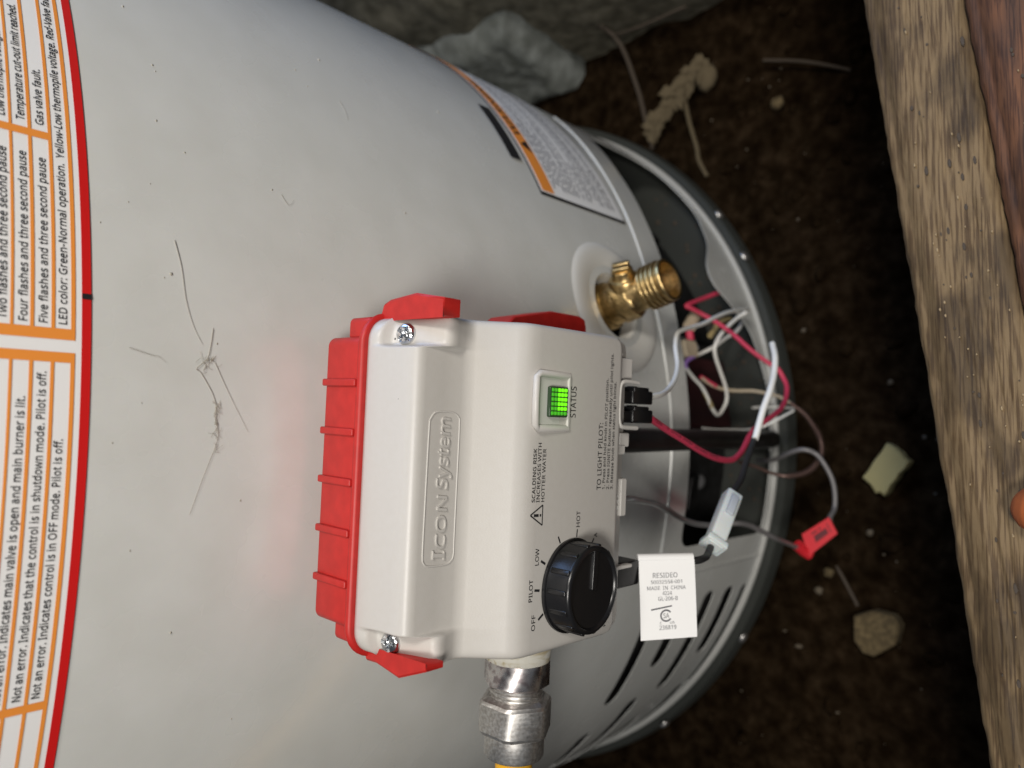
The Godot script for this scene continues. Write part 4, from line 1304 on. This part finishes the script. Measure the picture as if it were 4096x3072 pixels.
func leaf(h: Callable) -> void:
	var o := thing("dried_leaf", "dried feathery brown leaf on a bent stalk lying on dark earth", "leaf", Vector3(0.30, GROUND, 0.23))
	var y := GROUND + 0.006
	put("stalk", wire_mesh([Vector3(0.332, y + 0.004, 0.252), Vector3(0.312, y + 0.004, 0.236), Vector3(0.292, y + 0.002, 0.212), Vector3(0.284, y, 0.202)], 0.0016, 6, 6), M.leaf, o)
	put("bare_stem", wire_mesh([Vector3(0.308, y + 0.003, 0.234), Vector3(0.284, y, 0.237), Vector3(0.258, y - 0.003, 0.243), Vector3(0.246, y - 0.004, 0.2445), Vector3(0.230, y - 0.005, 0.252)], 0.0019, 6, 8), M.leaf, o)
	for k in 15:
		var t := k / 14.0
		var root_ := Vector3(0.334, y + 0.004, 0.254).lerp(Vector3(0.284, y + 0.001, 0.200), t) + Vector3(rng.randf_range(-0.001, 0.001), 0, rng.randf_range(-0.001, 0.001))
		for s in [-1, 1]:
			var dir := Vector3(-0.68, rng.randf_range(-0.05, 0.35), -0.73).normalized().rotated(Vector3.UP, s * rng.randf_range(0.55, 1.0))
			var l := 0.021 * (1.0 - 0.55 * absf(t - 0.45)) * rng.randf_range(0.55, 1.2)
			var side := dir.cross(Vector3.UP).normalized() * rng.randf_range(0.0045, 0.0075)
			var st := begin()
			var bow := Vector3(0, rng.randf_range(-0.001, 0.004), 0)
			var top := PackedVector3Array()
			var bot := PackedVector3Array()
			for q in [[0.0, 0.1], [0.25, -0.8], [0.42, -0.55], [0.6, -0.85], [0.75, -0.35], [1.0, 0.0], [0.75, 0.35], [0.6, 0.85], [0.42, 0.5], [0.25, 0.8]]:
				var v: Vector3 = root_ + dir * l * q[0] + side * q[1] + bow * sin(q[0] * PI)
				top.append(v + Vector3(0, 0.0004, 0)); bot.append(v)
			if (top[4] - top[2]).cross(top[7] - top[4]).y < 0:
				top.reverse(); bot.reverse()
			loft(st, [bot, top])
			put("leaflet", done(st), M.leaf, o)
	var st := begin()
	lump(st, Vector3(0.3195, GROUND + 0.004, 0.2535), 0.0115, 77)
	tag(put("seed_pod", done(st), M.leaf), "roundish pale brown seed pod next to the dried leaf", "seed pod")

func timber(called: String, label: String, y_top: float, thick: float, depth: float, p0: Vector2, p1: Vector2, m: Material, seed_: int) -> void:
	# a rough sawn length of wood; p0, p1 are the ends of its far upper edge in (x, z)
	var n := fnoise(seed_, 9.0, 4)
	var n2 := fnoise(seed_ + 1, 60.0, 3)
	var along := Vector3(p1.x - p0.x, 0, p1.y - p0.y)
	var length := along.length()
	along = along.normalized()
	var out := along.cross(Vector3.UP)
	if out.z < 0: out = -out
	var o := thing(called, label, "timber", Vector3((p0.x + p1.x) / 2, y_top - thick, (p0.y + p1.y) / 2))
	var sec := [[0.0, -thick], [0.0, -thick * 0.6], [0.0, -0.016], [0.0006, -0.010], [0.0012, -0.006], [0.0040, -0.0036], [0.0052, -0.0040], [0.0066, -0.0026], [0.0100, -0.0008]]
	for k in 44: sec.append([lerpf(0.013, depth - 0.006, k / 43.0), 0.0])
	sec.append_array([[depth - 0.002, -0.001], [depth, -0.004], [depth, -thick * 0.5], [depth, -thick]])
	var st := begin()
	st.set_smooth_group(1)
	var rings := []
	var steps := 170
	for i in steps + 1:
		var s := length * i / steps
		var ring := PackedVector3Array()
		for c in sec:
			var p: Vector3 = Vector3(p0.x, y_top, p0.y) + along * s + out * c[0] + Vector3(0, c[1], 0)
			var grain := n2.get_noise_2d(s * 0.12, c[0] * 3.0 + c[1] * 3.0)
			var fine := n2.get_noise_2d(s * 0.5 + 3.0, c[0] * 14.0 + c[1] * 9.0)
			p += Vector3(0, 0.0006 * grain + 0.0004 * n.get_noise_2d(s * 0.5, c[0]) - 0.0012 * maxf(0.0, fine - 0.18), 0)
			if c[0] < 0.012: p += out * (0.0010 * n.get_noise_2d(s * 0.5, 7.0) + 0.0009 * n2.get_noise_2d(s * 1.2, c[1] * 6.0))
			ring.append(p)
		rings.append(ring)
	var groups := []
	groups.resize(steps); groups.fill(1)
	# rings go along the length: orientation follows the sign of the section
	var probe: Vector3 = (rings[0][10] - rings[0][8]).cross(rings[1][8] - rings[0][8])
	if probe.y < 0:
		for r in rings: r.reverse()
	loft(st, rings, true, true, groups)
	put("sawn_face", done(st), m, o)
	# pits, splinters and stuck grit on the upper face
	for kind in 2:
		st = begin()
		for i in (90 if kind == 0 else 130):
			var s := rng.randf() * length
			var c := rng.randf_range(0.012, minf(depth - 0.004, 0.06))
			var at := Vector3(p0.x, y_top + (0.0003 if kind == 0 else 0.0006), p0.y) + along * s + out * c
			var r := rng.randf_range(0.0003, 0.0009) if kind == 0 else rng.randf_range(0.0002, 0.0005)
			lathe(st, [Vector2(r, -0.0008), Vector2(r * 0.8, 0.0001), Vector2(0, 0.0002 + r * 0.3 * kind)], 7, Transform3D(Basis(along * rng.randf_range(1.0, 3.2), -out, Vector3.UP), at))
		put("pits" if kind == 0 else "stuck_grit", done(st), M.twig if kind == 0 else M.splinter, o).set_meta("kind", "stuff")

func walls() -> void:
	# rough concrete footing close beside the heater, and the earth bank below it
	var slab := func(x0: float, y0: float, y1: float, z0: float, z1: float, thick: float, seed_: int, amp: float) -> ArrayMesh:
		var n := fnoise(seed_, 9.0, 5)
		var st := begin()
		st.set_smooth_group(1)
		var nu := 70
		var nv := 50
		var f := func(i: int, j: int) -> Vector3:
			var z := lerpf(z0, z1, i / float(nu))
			var y := lerpf(y0, y1, j / float(nv))
			var e := minf(minf(minf(j, nv - j) / 9.0, (nu - i) / 12.0), 1.0)
			return Vector3(x0 + maxf(0.0, y - y0) * 0.22 + n.get_noise_2d(z, y) * amp + (1.0 - e) * (1.0 - e) * 0.022, y + n.get_noise_2d(z + 9.0, y) * amp * 0.3, z)
		for i in nu:
			for j in nv:
				quad(st, f.call(i, j), f.call(i + 1, j), f.call(i + 1, j + 1), f.call(i, j + 1))
		st.set_smooth_group(-1)
		var a: Vector3
		for i in nu:
			var b0: Vector3 = f.call(i, 0)
			var b1: Vector3 = f.call(i + 1, 0)
			quad(st, b0 + Vector3(thick, 0, 0), b1 + Vector3(thick, 0, 0), b1, b0)
			b0 = f.call(i, nv); b1 = f.call(i + 1, nv)
			quad(st, b0, b1, b1 + Vector3(thick, 0, 0), b0 + Vector3(thick, 0, 0))
		for j in nv:
			var b0: Vector3 = f.call(nu, j)
			var b1: Vector3 = f.call(nu, j + 1)
			quad(st, b0, b0 + Vector3(thick, 0, 0), b1 + Vector3(thick, 0, 0), b1)
		return done(st)
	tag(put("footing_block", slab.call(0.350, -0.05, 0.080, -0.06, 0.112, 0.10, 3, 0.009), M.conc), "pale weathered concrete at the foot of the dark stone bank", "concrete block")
	tag(put("stone_bank", slab.call(0.366, -0.05, 0.40, -0.75, 0.60, 0.25, 4, 0.014), M.stone), "dark rough stone bank rising close beside the heater", "wall")

func extras() -> void:
	# a finger of an orange knitted glove lying on the timber
	var o := thing("work_glove", "orange knitted glove fingertip resting on the brown timber", "glove", Vector3(-0.03, 0.201, 0.525))
	var st := begin()
	var pts := [Vector3(-0.0255, 0.2045, 0.5155), Vector3(-0.027, 0.206, 0.5195), Vector3(-0.029, 0.207, 0.527), Vector3(-0.032, 0.208, 0.545), Vector3(-0.034, 0.208, 0.565)]
	var path := smooth_path(pts, 8)
	var rings := []
	var n := fnoise(12, 300.0, 2)
	for i in path.size():
		var t := (path[mini(i + 1, path.size() - 1)] - path[maxi(i - 1, 0)]).normalized()
		var x := t.cross(Vector3.UP).normalized()
		var r := 0.0095 * sqrt(clampf(i / 9.0, 0.03, 1.0))
		var ring := PackedVector3Array()
		for j in 18:
			var a := TAU * j / 18
			ring.append(path[i] + (x * cos(a) + t.cross(x) * sin(a)) * r * (1.0 + 0.06 * n.get_noise_2d(i * 0.01, j * 0.01)))
		rings.append(ring)
	var groups := []
	groups.resize(rings.size()); groups.fill(1)
	loft(st, rings, true, true, groups)
	put("fingertip", done(st), M.glove, o)
	tag(put("yellow_strap", wire_mesh([Vector3(0.370, 0.285, 0.055), Vector3(0.364, 0.262, 0.042), Vector3(0.360, 0.243, 0.030), Vector3(0.362, 0.230, 0.018)], 0.004, 6, 10), M.strap), "bright yellow strap end showing beside the heater jacket", "strap")

func _ready() -> void:
	rng.seed = 20240
	sans.font_names = PackedStringArray(["Droid Sans"])
	serif.font_names = PackedStringArray(["Droid Serif"])
	serif.font_weight = 700
	# camera: a phone held sideways, looking down at the front of the heater
	var cam := Camera3D.new()
	cam.name = "camera"
	cam.fov = 53.6
	cam.near = 0.01; cam.far = 20.0
	var att := CameraAttributesPhysical.new()
	att.frustum_focal_length = 23.75
	att.frustum_focus_distance = 0.285
	att.frustum_near = 0.01; att.frustum_far = 20.0
	att.exposure_aperture = 7.4
	cam.attributes = att
	add_child(cam)
	cam.rotation_order = EULER_ORDER_YXZ
	cam.position = Vector3(0, 0.5709, 0.5748)
	cam.rotation = Vector3(-0.824, -0.0958, -1.4928)
	cam.current = true
	# dim crawl space
	var env := Environment.new()
	env.background_mode = Environment.BG_COLOR
	env.background_color = lin(0.050, 0.058, 0.070)
	env.tonemap_mode = Environment.TONE_MAPPER_LINEAR
	env.tonemap_exposure = 0.95
	env.sdfgi_enabled = true; env.ssao_enabled = true; env.ssil_enabled = true
	var we := WorldEnvironment.new()
	we.name = "environment"
	we.environment = env
	add_child(we)
	# work light to the right of the camera, and daylight from an opening high on the right
	lamp("work_light", Vector3(0.55, 1.46, 0.86), Vector3(0, 0.28, 0.33), Vector2(0.24, 0.24), Color(1.0, 0.975, 0.94), 0.98)
	lamp("front_fill", Vector3(-0.26, 1.24, 1.02), Vector3(0, 0.30, 0.34), Vector2(0.26, 0.26), Color(1.0, 0.98, 0.95), 0.92)  # unseen frontal fill, added to lift the shadows and the lower left skirt
	lamp("vent_daylight", Vector3(1.15, 1.15, -0.02), Vector3(0.30, 0.30, 0.1), Vector2(0.6, 0.7), Color(0.60, 0.76, 1.0), 0.95)
	materials()
	ground()
	walls()
	timber("brown_beam", "weathered light brown beam with cracked edge in front of the heater", 0.200, 0.17, 0.0430, Vector2(0.42, 0.4307), Vector2(-0.40, 0.5329), M.wood, 40)
	timber("reddish_board", "reddish brown board lying along the near side of the brown beam", 0.206, 0.05, 0.14, Vector2(0.42, 0.4725), Vector2(-0.06, 0.5323), M.redwood, 50)
	heater()
	gas_control()
	drain_valve()
	gas_fitting()
	wires()
	extras()

func lamp(called: String, from: Vector3, to: Vector3, size: Vector2, c: Color, energy: float) -> void:
	var l := AreaLight3D.new()
	l.name = called
	l.area_size = size
	l.light_color = c
	l.light_energy = energy
	l.area_range = 6.0
	l.area_attenuation = 2.0
	l.shadow_enabled = true
	add_child(l)
	l.look_at_from_position(from, to, Vector3.UP)
